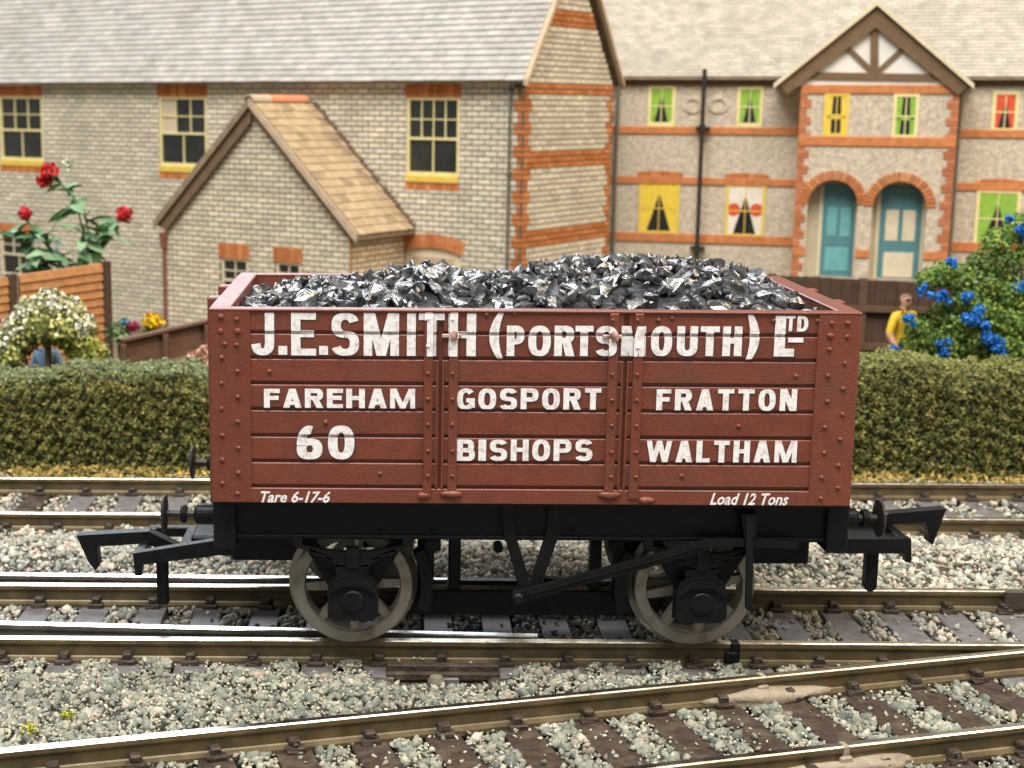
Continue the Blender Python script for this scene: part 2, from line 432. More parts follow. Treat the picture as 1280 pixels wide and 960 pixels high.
# first sleeper phase so that one chair stands at the photo's chair by pixel 648
ch = gd(648, 905, ZS + .6); ph = ((Vector((ch[0], ch[1], 0)) - Vector((B0[0], B0[1], 0))).dot(fd)) % 7.55
t2, _, _ = track('brown sleepered track converging to the right in front of the wagon', A0, A1, B0, B1, 7.55, 3.6, 4.6, M['sleeper'], ph)
def lump(name, parent, c, L, Wd, H, ang, material):
    bm = bmesh.new(); bmesh.ops.create_icosphere(bm, subdivisions=3, radius=1)
    for v in bm.verts:
        n_ = .14 * math.sin(v.co.x * 5 + c[0]) + .12 * math.sin(v.co.y * 7 + v.co.x * 3) + random.uniform(-.05, .05)
        v.co = Vector((v.co.x * L * (1 + n_), v.co.y * Wd * (1 + n_), v.co.z * H * (1 + n_)))
    me = bpy.data.meshes.new(name); bm.to_mesh(me); bm.free()
    me.polygons.foreach_set('use_smooth', [True] * len(me.polygons))
    return put(name, me, material, parent, c, rot=(0, 0, ang))
fa = math.atan2(fd.y, fd.x)
for (px, py) in ((950, 866), (1060, 951)):
    c = gd(px, py, ZS + .5)
    lump('filler_patch', t2, (c[0] + fn.x * -.7, c[1] + fn.y * -.7, ZS + .45), 7.2, 1.7, .95, fa, M['plaster'])
for (px, py) in ((952, 843), (1055, 930)):
    c = gd(px, py, ZR)
    b = MB(); b.box(-.35, .35, -.62, .62, -2.3, .03, .12); b.box(-.8, .5, -1.0, -.5, -2.5, -.9, .15)
    put('rail_joint', b, M['plaster'], t2, (c[0], c[1], ZR), rot=(0, 0, fa))

# the road behind
k0, k1 = gd(0, 597, ZR), gd(1280, 604, ZR); j0, j1 = gd(0, 638, ZR), gd(1280, 650, ZR)
yb, yf_ = (k0[1] + k1[1]) / 2, (j0[1] + j1[1]) / 2
t3, _, _ = track('straight track running behind the wagon along the foot of the hedge', (-220, yf_), (260, yf_), (-220, yb), (260, yb), 7.4, 3.5, 4.2, [M['sleeper'], M['sleeper_grey']], 2.0)

# ------------------------------------------------------------------ ballast
def ico():
    bm = bmesh.new(); bmesh.ops.create_icosphere(bm, subdivisions=1, radius=1)
    V = np.array([v.co[:] for v in bm.verts]); Fc = np.array([[v.index for v in f.verts] for f in bm.faces]); bm.free(); return V, Fc
IV, IF = ico()
def rotmats(n):
    q = rng.normal(size=(n, 4)); q /= np.linalg.norm(q, axis=1, keepdims=True); w, x, y, z = q.T
    return np.stack([np.stack([1 - 2 * (y * y + z * z), 2 * (x * y - z * w), 2 * (x * z + y * w)], -1),
                     np.stack([2 * (x * y + z * w), 1 - 2 * (x * x + z * z), 2 * (y * z - x * w)], -1),
                     np.stack([2 * (x * z - y * w), 2 * (y * z + x * w), 1 - 2 * (x * x + y * y)], -1)], -2)
def stones(P, R, C):
    n = len(P)
    base = IV[None] * (1 + rng.uniform(-.50, .32, (n, 12, 1)))
    base = base * np.stack([np.ones(n), rng.uniform(.55, .95, n), rng.uniform(.4, .8, n)], -1)[:, None, :] * R[:, None, None]
    V = np.einsum('nij,nkj->nki', rotmats(n), base) + P[:, None, :]
    Fc = (IF[None] + (np.arange(n) * 12)[:, None, None]).reshape(-1, 3)
    return V.reshape(-1, 3), Fc, np.repeat(C, 20, axis=0)
PAL = np.array([[.46, .43, .36], [.38, .38, .32], [.54, .48, .39], [.27, .28, .245], [.58, .52, .43], [.42, .33, .28], [.22, .235, .205], [.33, .33, .28], [.66, .61, .54]])
def level(x, y):
    z = np.full_like(x, ZB)
    # shoulder of loose ballast between the two back roads, and in the wedge in front
    z += 1.9 * np.exp(-((y - 43) / 7.5) ** 2)
    yr = f0[1] + (x - f0[0]) * fd.y / fd.x
    mid = (yr + YN) / 2; half = np.maximum((YN - yr) / 2 - 1.5, .8)
    z += np.where(y < YN - 1, .55 * np.exp(-((y - mid) / half) ** 4) * np.clip((half - 1.5) / 5, 0, 1), 0)
    z += .35 * np.sin(x * .31 + y * .17) * np.sin(y * .43 - x * .11)
    return z
def scatter(x0, x1, y0, y1, cell, rlo, rhi, zoff, pw=1.0, keep=1.0):
    gx, gy = np.meshgrid(np.arange(x0, x1, cell), np.arange(y0, y1, cell)); n = gx.size
    x = gx.ravel() + rng.uniform(-.5, .5, n) * cell; y = gy.ravel() + rng.uniform(-.5, .5, n) * cell
    k = rng.uniform(size=n) < keep; x, y = x[k], y[k]; n = len(x)
    R = rlo + (rhi - rlo) * rng.uniform(size=n) ** 2.2 * pw
    z = level(x, y) + zoff + rng.uniform(-.2, .25, n)
    # clear of rails; low over sleepers
    def dist_line(p, d):
        return np.abs((x - p[0]) * (-d[1]) + (y - p[1]) * d[0])
    rails = [((0, YN), (1, 0)), ((0, YF), (1, 0)), ((0, yf_), (1, 0)), ((0, yb), (1, 0)), (B0, (fd.x, fd.y)), (A0, (fd.x, fd.y))]
    ok = np.ones(n, bool)
    for p, d in rails: ok &= dist_line(p, d) > (0.35 + R)
    bl = YN + 1.75 + (17 - x) * (9.2 - 1.75) / 147; ok &= ~((x < 17) & (np.abs(y - bl) < .4 + R))
    bl = YF + 3.0 + (8 - x) * (5.7 - 3.0) / 138; ok &= ~((x < 8) & (np.abs(y - bl) < .4 + R))
    def on_sleepers(s, spacing, first, width, across, lo, hi):
        f = np.mod(s - first + spacing / 2, spacing) - spacing / 2
        return (np.abs(f) < width / 2 + R * .4) & (across > lo) & (across < hi)
    o1 = on_sleepers(x + 130, 7.0, 3.2, 3.5, y, YN - 5, YF + 5)
    o3 = on_sleepers(x + 220, 7.4, 2.0, 3.5, y, yf_ - 4, yb + 4)
    sx = (x - A0[0]) * fd.x + (y - A0[1]) * fd.y; sy = (x - A0[0]) * fn.x + (y - A0[1]) * fn.y
    o2 = on_sleepers(sx, 7.55, ph, 3.6, sy, -4.6, gf + 4.6)
    on = o1 | o2 | o3
    ok &= ~((x > -1.5) & (x < 13.5) & (y > -1.2) & (y < 5.6))
    some = rng.uniform(size=n) < .10
    ok &= (~on) | (some & (R < .55))
    z = np.where(on, ZS + R * .4, z)
    between = ((y > YN) & (y < YF)) | ((sy > 0) & (sy < gf)) | ((y > yf_) & (y < yb))
    z = np.where(between & ~on, np.minimum(z, ZS - .25 + rng.uniform(0, .35, n)), z)
    return np.stack([x, y, z], -1)[ok], R[ok]
PP, RR = [], []
for a in ((-75, 105, -42, 12, .62, .24, .98, 0.0, 1.0, 1.0), (-75, 105, -42, 12, .66, .16, .46, .30, 1.0, .8),
          (-80, 115, 8, 58, .76, .28, .95, 0.0, 1.0, 1.0), (-80, 115, 27, 58, .9, .22, .8, .40, 1.0, .9),
          (-100, 140, 56, 92, 1.0, .35, .80, .0, 1.0, 1.0)):
    p, r = scatter(*a); PP.append(p); RR.append(r)
PP, RR = np.concatenate(PP), np.concatenate(RR)
w = np.array([.19, .15, .16, .09, .14, .07, .05, .10, .05]); ci = rng.choice(9, len(PP), p=w)
big = (RR > .62) & (rng.uniform(size=len(PP)) < .65); ci[big] = rng.choice([1, 3, 6, 7], big.sum())
CC = PAL[ci] * rng.uniform(.70, 1.12, (len(PP), 1))
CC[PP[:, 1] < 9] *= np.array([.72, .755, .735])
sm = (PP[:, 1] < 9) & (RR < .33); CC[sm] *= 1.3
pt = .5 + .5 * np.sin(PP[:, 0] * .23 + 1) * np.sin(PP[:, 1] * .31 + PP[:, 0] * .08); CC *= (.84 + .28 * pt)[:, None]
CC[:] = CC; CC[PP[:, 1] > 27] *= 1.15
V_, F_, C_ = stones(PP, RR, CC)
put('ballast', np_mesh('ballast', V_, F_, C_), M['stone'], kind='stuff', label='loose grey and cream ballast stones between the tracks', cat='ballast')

# ================================================================== THE WAGON
X0, X1 = -18.35, 48.5; XC = (X0 + X1) / 2
WB = 33.5                                   # width over planks (far side at y = WB)
ZBOT, ZTOP = 16.95, 37.45
wag = thing('coal_wagon', 'red brown seven plank open coal wagon with white lettering, standing on the track', 'wagon', (XC, WB / 2, ZR))
zg = [at(430, p, 0)[2] for p in (416, 447.5, 479.5, 512, 545, 577, 608.5)]      # joints between planks
xl = at(313.5, 500, 0)[0]; xr = at(1017.5, 500, 0)[0]                            # inner edges of corner plates
xs_ = [at(p, 500, 0)[0] for p in (529.5, 540.5, 560.5, 572, 758.5, 770.5, 789.5, 801.5)]
sA, sB = at(550, 500, 0)[0], at(780, 500, 0)[0]                                   # door seams
GY, PYF, STF, CPF = .42, .10, -.24, -.10       # y of groove bottom, plank face, strap face, corner plate face
GH = .17                                       # half width of a groove
b = MB(); b.box(X0 + .2, X1 - .2, GY, 1.5, ZBOT + .1, ZTOP - .15); put('side_backing', b, M['wagon'], wag)
edges = [ZTOP - .12] + zg
for i in range(7):
    for (a, c) in ((xl - .1, sA - .22), (sA + .22, sB - .22), (sB + .22, xr + .1)):
        b = MB(); b.box(a, c, PYF + random.uniform(-.02, .02), GY + .02, edges[i + 1] + GH, edges[i] - (GH if i else 0), .09)
        put('plank', b, M['wagon'], wag)
b = MB(); b.box(X0 + .05, X1 - .05, -.02, 1.45, ZBOT, zg[6] - GH, .08); put('curb_rail', b, M['wagon'], wag)
for (a, c) in ((X0, xl), (xr, X1)):
    b = MB(); b.box(a, c, CPF, 1.3, ZBOT + .05, ZTOP - .2, .08); put('corner_plate', b, M['wagon'], wag)
for k in range(4):
    b = MB(); b.box(xs_[2 * k], xs_[2 * k + 1], STF, .3, zg[6] - 1.1, ZTOP - .25, .10); put('door_strap', b, M['wagon'], wag)
for sx in (sA, sB):
    for dx in (-.30, .30):
        b = MB(); b.box(sx + dx - .13, sx + dx + .13, -.06, .3, zg[6] - .1, zg[1] - .2, .05); put('door_edge', b, M['wagon'], wag)
def ball(rx, ry, rz, sub=2):
    bm = bmesh.new(); bmesh.ops.create_icosphere(bm, subdivisions=sub, radius=1)
    for v in bm.verts: v.co = Vector((v.co.x * rx, v.co.y * ry, v.co.z * rz))
    me = bpy.data.meshes.new('ball'); bm.to_mesh(me); bm.free(); me.polygons.foreach_set('use_smooth', [True] * len(me.polygons)); return me
for (px, py, w_) in ((529, 620, 16), (564, 618, 30), (762, 619, 32), (808, 626, 22)):
    p = at(px, py, -.1); h = ball(w_ / 24, .42, .48); h.materials.append(M['wagon'])
    for v in h.vertices: v.co += Vector((random.uniform(-.09, .09), random.uniform(-.06, .06), random.uniform(-.08, .08)))
    put('hinge', h, None, wag, (p[0], -.02, p[2]))
for (px, py) in ((567, 420), (768, 421)):
    p = at(px, py, -.2)
    b = MB(); b.box(-.40, .40, -.45, .2, -.50, .55, .18); b.box(-1.2, -.35, -.15, .2, -.2, .2, .08); b.box(.35, .8, -.15, .2, -.2, .2, .08)
    b.lathe([(0, -.75), (.3, -.7), (.34, -.3)], (0, 0, .15), 'Y', 10)
    put('door_catch', b, M['worn'], wag, (p[0], -.12, p[2]))
# bolt heads
bolt = MB(); bolt.lathe([(0, -.24), (.13, -.23), (.23, -.14), (.27, .05)], (0, 0, 0), 'Y', 10); bolt_me = bolt.mesh('bolt', True); bolt_me2 = bolt.mesh('bolt', True)
def put_bolt(px, py, y, s=1.0, m=None):
    p = at(px, py, y); put('bolt', bolt_me2 if m else bolt_me, m or M['wagon'], wag, (p[0], y, p[2]), scale=(s * random.uniform(.9, 1.1), random.uniform(.8, 1.1), s * random.uniform(.9, 1.1)))
for q in ((276, 396, 1.35), (296, 399), (276, 414, 1.1), (297, 414, 1.35), (281, 430), (296, 431), (277, 447), (297, 464), (277, 479), (297, 496), (277, 511), (297, 527), (278, 544), (298, 560),
          (278, 575), (298, 591), (278, 604), (297, 617), (1040, 404), (1060, 404, 1.2), (1038, 420, 1.35), (1059, 421), (1037, 437), (1056, 454), (1035, 470), (1054, 486), (1034, 502), (1053, 518),
          (1031, 534), (1050, 549), (1030, 566), (1048, 582), (1027, 597), (1047, 610), (1026, 623)):
    put_bolt(q[0], q[1], CPF, q[2] if len(q) > 2 else 1.0)
for q in ((337, 464), (407, 528), (475, 592), (995, 470), (923, 533), (852, 595), (608, 393), (643, 392), (823, 400), (840, 398), (967, 401), (1022, 401)): put_bolt(*q, PYF, 1.0)
for k, px in enumerate((535, 565.5, 765, 796)):
    for py in (398, 432, 466, 498, 530, 563, 594):
        if k in (1, 2) and py == 432: continue
        put_bolt(px - (py - 500) * .012 * (1 if px > 700 else 0), py + .0065 * (px - 430), STF, .8, M['letter'] if py == 432 or (py == 398 and k < 2) else None)
# far side, ends, capping, floor
b = MB(); b.box(X0 + .2, X1 - .2, WB - 1.5, WB, ZBOT, ZTOP - .12, .08); put('far_side', b, M['wagon'], wag)
for (a, c, s) in ((X0 + .1, X0 + 2.0, -1), (X1 - 2.0, X1 - .1, 1)):
    zz = [ZBOT] + zg[::-1] + [ZTOP - .1]
    for i in range(8):
        b = MB(); b.box(a, c, 1.3, WB - 1.3, zz[i] + .08, zz[i + 1] - .08, .07); put('end_plank', b, M['wagon'], wag)
    for yy in (11.5, 22.0):
        b = MB(); xx = a if s < 0 else c
        b.box(xx, xx + s * 1.6, yy - .9, yy + .9, ZBOT - 3, ZTOP - .2, .15); put('end_stanchion', b, M['wagon'], wag)
b = MB(); b.box(X0 - .1, X1 + .1, -.14, 1.55, ZTOP - .28, ZTOP, .10); put('side_capping', b, M['wagon'], wag)
b = MB(); b.box(X0 - .1, X1 + .1, WB - 1.55, WB + .14, ZTOP - .28, ZTOP, .10); put('side_capping', b, M['wagon'], wag)
for (a, c) in ((X0 - .12, X0 + 2.1), (X1 - 2.1, X1 + .12)):
    b = MB(); b.box(a, c, 1.45, WB - 1.45, ZTOP - .30, ZTOP + .02, .10); put('end_capping', b, M['wagon'], wag)
b = MB(); b.box(X0 + .4, X1 - .4, .5, WB - .5, ZBOT - .35, ZBOT + .9); put('wagon_floor', b, M['black'], wag)

# ---------------------------------------------------------------- lettering
def se(t, e=2.5):
    c, s = math.cos(t), math.sin(t)
    return math.copysign(abs(c) ** (2 / e), c), math.copysign(abs(s) ** (2 / e), s)
def glyph(ch, w, h, s):
    q = s * .74; out = []
    def R(x0, x1, z0, z1): out.append([(x0, z0), (x1, z0), (x1, z1), (x0, z1)])
    def ring(cx, cz, a, b_, a0, a1, n=18, ti=None, e=2.5):
        tx, tz = ti or (s, q)
        for i in range(n):
            t0 = math.radians(a0 + (a1 - a0) * i / n); t1_ = math.radians(a0 + (a1 - a0) * (i + 1) / n)
            (c0, s0), (c1, s1) = se(t0, e), se(t1_, e)
            out.append([(cx + a * c0, cz + b_ * s0), (cx + a * c1, cz + b_ * s1), (cx + (a - tx) * c1, cz + (b_ - tz) * s1), (cx + (a - tx) * c0, cz + (b_ - tz) * s0)])
    def bowl(z0, z1, wr=1.0):
        b_ = (z1 - z0) / 2; a = min(b_ * 1.05, (w * wr - s)); cx = w * wr - a
        ring(cx, (z0 + z1) / 2, a, b_, -90, 90, 14)
        if cx > s: R(s, cx, z1 - q, z1); R(s, cx, z0, z0 + q)
    if ch in 'EF':
        R(0, s, 0, h); R(s, w, h - q, h); R(s, w * .92, h * .43, h * .43 + q)
        if ch == 'E': R(s, w, 0, q)
    elif ch == 'H': R(0, s, 0, h); R(w - s, w, 0, h); R(s, w - s, h * .42, h * .42 + q)
    elif ch in 'I.-': R(0, w, 0, h)
    elif ch == 'T': R(0, w, h - q, h); R(w / 2 - s / 2, w / 2 + s / 2, 0, h - q)
    elif ch == 'L': R(0, s, 0, h); R(s, w, 0, q)
    elif ch == 'M':
        R(0, s * .92, 0, h); R(w - s * .92, w, 0, h)
        out.append([(s * .2, h), (s * 1.2, h), (w / 2 + s * .5, 0), (w / 2 - s * .5, 0)]); out.append([(w - s * .2, h), (w - s * 1.2, h), (w / 2 - s * .5, 0), (w / 2 + s * .5, 0)])
    elif ch == 'W':
        d = s * .98; P4 = [0, w * .26, w * .5, w * .74, w]
        def st(xa, za, xb, zb): out.append([(xa - d / 2, za), (xa + d / 2, za), (xb + d / 2, zb), (xb - d / 2, zb)])
        st(d / 2, h, w * .27, 0); st(w * .27, 0, w * .5, h); st(w * .5, h, w * .73, 0); st(w * .73, 0, w - d / 2, h)
    elif ch == 'N':
        R(0, s * .95, 0, h); R(w - s * .95, w, 0, h); out.append([(0, h), (s * 1.15, h), (w, 0), (w - s * 1.15, 0)])
    elif ch == 'A':
        out.append([(w / 2 - s * .58, h), (w / 2 + s * .58, h), (s * 1.02, 0), (0, 0)]); out.append([(w / 2 + s * .58, h), (w / 2 - s * .58, h), (w - s * 1.02, 0), (w, 0)])
        R(w * .25, w * .75, h * .18, h * .18 + q * .85)
    elif ch == 'P': R(0, s, 0, h); bowl(h * .38, h)
    elif ch == 'R':
        R(0, s, 0, h); bowl(h * .42, h, .97); out.append([(w * .40, h * .45), (w * .40 + s * 1.1, h * .45), (w, 0), (w - s * 1.15, 0)])
    elif ch == 'B': R(0, s, 0, h); bowl(h * .5 - q / 2, h, .95); bowl(0, h * .5 + q / 2)
    elif ch == 'D': R(0, s, 0, h); bowl(0, h)
    elif ch in 'O0': ring(w / 2, h / 2, w / 2, h / 2, 0, 360, 40)
    elif ch == 'U': k = w / 2; R(0, s, k, h); R(w - s, w, k, h); ring(w / 2, k, w / 2, k, 180, 360, 20)
    elif ch == 'J': k = h * .32; R(w - s, w, k, h); ring(w / 2, k, w / 2, k, 188, 360, 18)
    elif ch == 'S':
        b_ = (h + q) / 4; ring(w / 2, h - b_, w * .49, b_, 18, 268, 24); ring(w / 2, b_, w / 2, b_, 92, -160, 24)
    elif ch == 'G':
        ring(w / 2, h / 2, w / 2, h / 2, 38, 318, 34); R(w * .52, w, h * .34, h * .34 + q); R(w - s, w, h * .1, h * .34)
    elif ch == '6':
        ring(w / 2, h * .31, w / 2, h * .31, 0, 360, 36); ring(w * .5, h * .42, w / 2, h * .58, 75, 180, 16, (s, s * .9), 2.1)
    elif ch in '()':
        n = 14
        for i in range(n):
            pts = []
            for t in (-1 + 2 * i / n, -1 + 2 * (i + 1) / n):
                x = (w - s * .55) * t * t; pts.append((x, h * (t + 1) / 2, x + s * (1 - .45 * t * t)))
            (xa, za, xb), (xc, zc, xd) = pts; pol = [(xa, za), (xb, za), (xd, zc), (xc, zc)]
            out.append([(w - x, z) for x, z in pol] if ch == ')' else pol)
    return out
zcuts = []
for z in zg: zcuts += [z - GH, z + GH]
xcuts = list(xs_) + [xl, xr]
def surf(x, z):
    for k in range(4):
        if xs_[2 * k] < x < xs_[2 * k + 1] and z > zg[6] - 1.1: return STF
    if x < xl or x > xr: return CPF
    if z < zg[6] - GH: return -.02
    for q in zg:
        if abs(z - q) < GH: return GY - .1
    return PYF - .02
def lay(polys, x, z, name, material, lift=.03):
    bm = bmesh.new(); lay_ = bm.faces.layers.int.new('piece')
    for i, p in enumerate(polys):
        vs = [bm.verts.new((x + a, 0, z + c)) for a, c in p]
        bm.faces.new(vs)[lay_] = i
    for zc in zcuts: bmesh.ops.bisect_plane(bm, geom=bm.verts[:] + bm.edges[:] + bm.faces[:], plane_co=(0, 0, zc), plane_no=(0, 0, 1))
    for xc_ in xcuts: bmesh.ops.bisect_plane(bm, geom=bm.verts[:] + bm.edges[:] + bm.faces[:], plane_co=(xc_, 0, 0), plane_no=(1, 0, 0))
    b_ = MB()
    for i, f in enumerate(bm.faces):
        if f.calc_area() < 1e-5: continue
        c = f.calc_center_median(); y = surf(c.x, c.z) - lift - .0011 * f[lay_]
        vs = [(v.co.x, y, v.co.z) for v in f.verts]
        if f.normal.y > 0: vs = vs[::-1]
        b_.add(vs, [list(range(len(vs)))])
    bm.free()
    put(name, b_, material, wag)
def letter(ch, px0, px1, py0, py1, stem):
    """one painted character filling a pixel box on the wagon side"""
    p, q = at(px0, py1, 0), at(px1, py0, 0); w_, h_ = q[0] - p[0], q[2] - p[2]
    gl = glyph(ch, w_, h_, stem)
    lay([[(x + .16, z - .14) for x, z in pl] for pl in gl], p[0], p[2], 'letter_shadow', M['shade'], .004)
    lay(gl, p[0], p[2], 'letter', M['letter'], .075)
big_ = .96; mid_ = .80; word_ = .61
for (ch, a, c) in (('J', 314, 342.5), ('E', 364, 395), ('S', 414, 449), ('M', 454.5, 499), ('I', 508.5, 520), ('T', 523, 556), ('H', 560, 595.5)): letter(ch, a, c, 391 + (a - 314) * .003, 444 + (a - 314) * .004, big_)
for (a, c) in ((348, 359), (399, 410)): letter('.', a, c, 432.5, 443.5, 1)
letter('(', 611, 630, 391, 449, 1.0); letter(')', 932, 951, 393.5, 450, 1.0)
for (ch, a, c) in (('P', 633, 656), ('O', 660, 689), ('R', 692.5, 719), ('T', 718.5, 742), ('S', 744, 771.5), ('M', 776, 808), ('O', 813, 841), ('U', 845.5, 873), ('T', 874.5, 900), ('H', 902.5, 928.5)): letter(ch, a, c, 407 + (a - 633) * .004, 445, mid_)
letter('L', 967, 995, 395, 445.5, 1.1); letter('T', 982.5, 994.5, 395, 414, .36); letter('D', 996, 1011, 395, 414.5, .42); letter('-', 985, 1004.5, 422, 428, 1)
WD = {'M': 1.34, 'W': 1.5, 'I': .44, 'E': .86, 'F': .84, 'L': .82, 'S': .98, 'T': .94}
def word(txt, px0, px1, py0, py1, stem):
    tot = sum(WD.get(c, 1.0) for c in txt) + .17 * (len(txt) - 1); u = (px1 - px0) / tot; x = px0
    for c in txt:
        wd = WD.get(c, 1.0) * u; letter(c, x, x + wd, py0, py1, stem if c not in 'MW' else stem * .9); x += wd + .17 * u
word('FAREHAM', 330, 519, 486, 510.5, word_); word('GOSPORT', 571, 752, 485.5, 512, word_); word('FRATTON', 820, 997, 486.5, 513.5, word_)
word('BISHOPS', 571, 741, 549.5, 576, word_); word('WALTHAM', 807.5, 997, 551, 578, word_)
letter('6', 371, 403, 532, 574, 1.0); letter('0', 410, 443, 532, 574, 1.0)
def script(txt, px0, px1, py0, py1):
    cu = bpy.data.curves.new('script', 'FONT'); cu.body = txt; cu.shear = .32; cu.offset = .024; cu.resolution_u = 2; cu.size = 1
    to = bpy.data.objects.new('script', cu); COL.objects.link(to); dg = bpy.context.evaluated_depsgraph_get(); dg.update()
    me = bpy.data.meshes.new_from_object(to.evaluated_get(dg)); bpy.data.objects.remove(to)
    vs = np.array([v.co[:] for v in me.vertices]); lo, hi = vs.min(0), vs.max(0)
    p, q = at(px0, py1, 0), at(px1, py0, 0)
    sx, sz = (q[0] - p[0]) / (hi[0] - lo[0]), (q[2] - p[2]) / (hi[1] - lo[1])
    b_ = MB(); b_.add([(p[0] + (v[0] - lo[0]) * sx, -.05, p[2] + (v[1] - lo[1]) * sz) for v in vs], [list(f.vertices) for f in me.polygons])
    put('small_lettering', b_, M['letter'], wag)
script('Tare 6-17-6', 326, 413, 614, 628); script('Load 12 Tons', 887, 986, 616.5, 631)

# ---------------------------------------------------------------- underframe
K_ = M['black']
def pxprism(name, pts, Y, y0, y1, parent=None, dx=0.0, m=None):
    b_ = MB(); q = [at(a, c, Y) for a, c in pts]; b_.prism([(p[0] + dx, p[2]) for p in q], y0, y1)
    return put(name, b_, m or K_, parent or wag)
zsole = at(640, 673, 3)[2]; xh0 = at(267, 660, 2)[0]; xh0b = at(295, 660, 2)[0]; xh1 = at(1060, 660, 2)[0]; xh1b = at(1033, 660, 2)[0]
for (a, c) in ((2.6, 4.2), (WB - 4.2, WB - 2.6)):
    b = MB(); b.box(xh0b - .5, xh1b + .5, a, c, zsole, ZBOT - .3, .12); put('solebar', b, K_, wag)
    b = MB(); b.box(xh0b - .5, xh1b + .5, a - (.35 if a < 10 else 0), c + (.35 if a > 10 else 0), zsole, zsole + .45, .1); put('solebar_flange', b, K_, wag)
for (a, c) in ((xh0, xh0b), (xh1b, xh1)):
    b = MB(); b.box(a, c, 1.7, WB - 1.7, at(280, 686, 2)[2], ZBOT - .3, .15); put('headstock', b, K_, wag)
zlow = at(320, 701, 8)[2]
for (p0, p1) in ((290, 372), (940, 1011)):
    b = MB(); b.box(at(p0, 700, 8)[0], at(p1, 700, 8)[0], 8, WB - 8, zlow, ZBOT - .3, .2); put('chassis_block', b, K_, wag)
for px in (475, 540, 640, 716, 880):
    p = at(px, 664, 2.2); b = MB(); b.lathe([(0, -.2), (.15, -.18), (.22, 0)], (0, 0, 0), 'Y', 8); put('solebar_bolt', b, K_, wag, (p[0], 2.25, p[2]))
# middle cradle with see-through openings
for (p0, p1) in ((522, 541), (561, 576), (738, 752), (770, 800)):
    b = MB(); b.box(at(p0, 700, 9)[0], at(p1, 700, 9)[0], 9, 11, at(640, 765, 9)[2], zsole + .6, .12); put('cradle_post', b, K_, wag)
b = MB(); b.box(at(500, 750, 9)[0], at(800, 750, 9)[0], 8.7, 10.6, at(640, 768, 9)[2], at(640, 737, 9)[2], .15); put('cradle_rail', b, K_, wag)
b = MB(); b.box(at(560, 750, 20)[0], at(770, 750, 20)[0], 22, 23.5, at(640, 742, 20)[2], at(640, 733, 20)[2], .15); put('far_cradle_rail', b, K_, wag)
pts = [at(680, 722, 12), at(790, 735, 12), at(790, 745, 12), at(680, 735, 12)]
b = MB(); b.prism([(p[0], p[2]) for p in pts], 12, 12.8); put('brake_rod', b, K_, wag)
p = at(622, 682, 10); b = MB(); b.lathe([(0, -.6), (.55, -.6), (.55, .8)], (0, 0, 0), 'Y', 12); put('pin', b, K_, wag, (p[0], 9.5, p[2]))

WHX = (-3.72, 33.78); WR = 6.6; WZ = ZR + WR
DXW = WHX[1] - WHX[0]
def wheelset(x):
    for (yf0, sgn) in ((5.5, 1), (WB - 5.5, -1)):
        wh = put('wheel', (lambda b_: (b_.lathe([(5.2, .25), (5.32, 0), (6.4, 0), (WR - .05, .15), (WR - .05, 2.0), (WR + .55, 2.25), (WR + .55, 2.7), (5.4, 2.8), (5.2, 2.5)], (0, 0, 0), 'Y', 64, closed=True), b_.fix())[1])(MB()), M['wheel'], wag, (x, yf0, WZ), rot=None if sgn > 0 else (0, 0, math.pi))
        for pgn in wh.data.polygons: pgn.use_smooth = False
        hb = MB(); hb.lathe([(0, .15), (1.2, .15), (1.4, .4), (1.4, 2.2), (0, 2.2)], (0, 0, 0), 'Y', 24); put('hub', hb.fix(), M['wheel'], wh, (x, yf0, WZ), rot=None if sgn > 0 else (0, 0, math.pi))
        sp = MB(); sp.add([(-.62, .45, 1.2), (.62, .45, 1.2), (.42, .45, 5.3), (-.42, .45, 5.3), (-.62, 1.7, 1.2), (.62, 1.7, 1.2), (.42, 1.7, 5.3), (-.42, 1.7, 5.3)],
               [(0, 1, 2, 3), (7, 6, 5, 4), (0, 4, 5, 1), (1, 5, 6, 2), (2, 6, 7, 3), (3, 7, 4, 0)]); me = sp.fix()
        for k in range(8):
            put('spoke', me, M['wheel'], wh, (x, yf0, WZ), rot=(0, math.radians(45 * k + 1 + x), 0 if sgn > 0 else math.pi))
    b_ = MB(); b_.tube([(x, 6, WZ), (x, WB - 6, WZ)], .8, 16); put('axle', b_, M['wheel'], wag)
for x in WHX: wheelset(x)
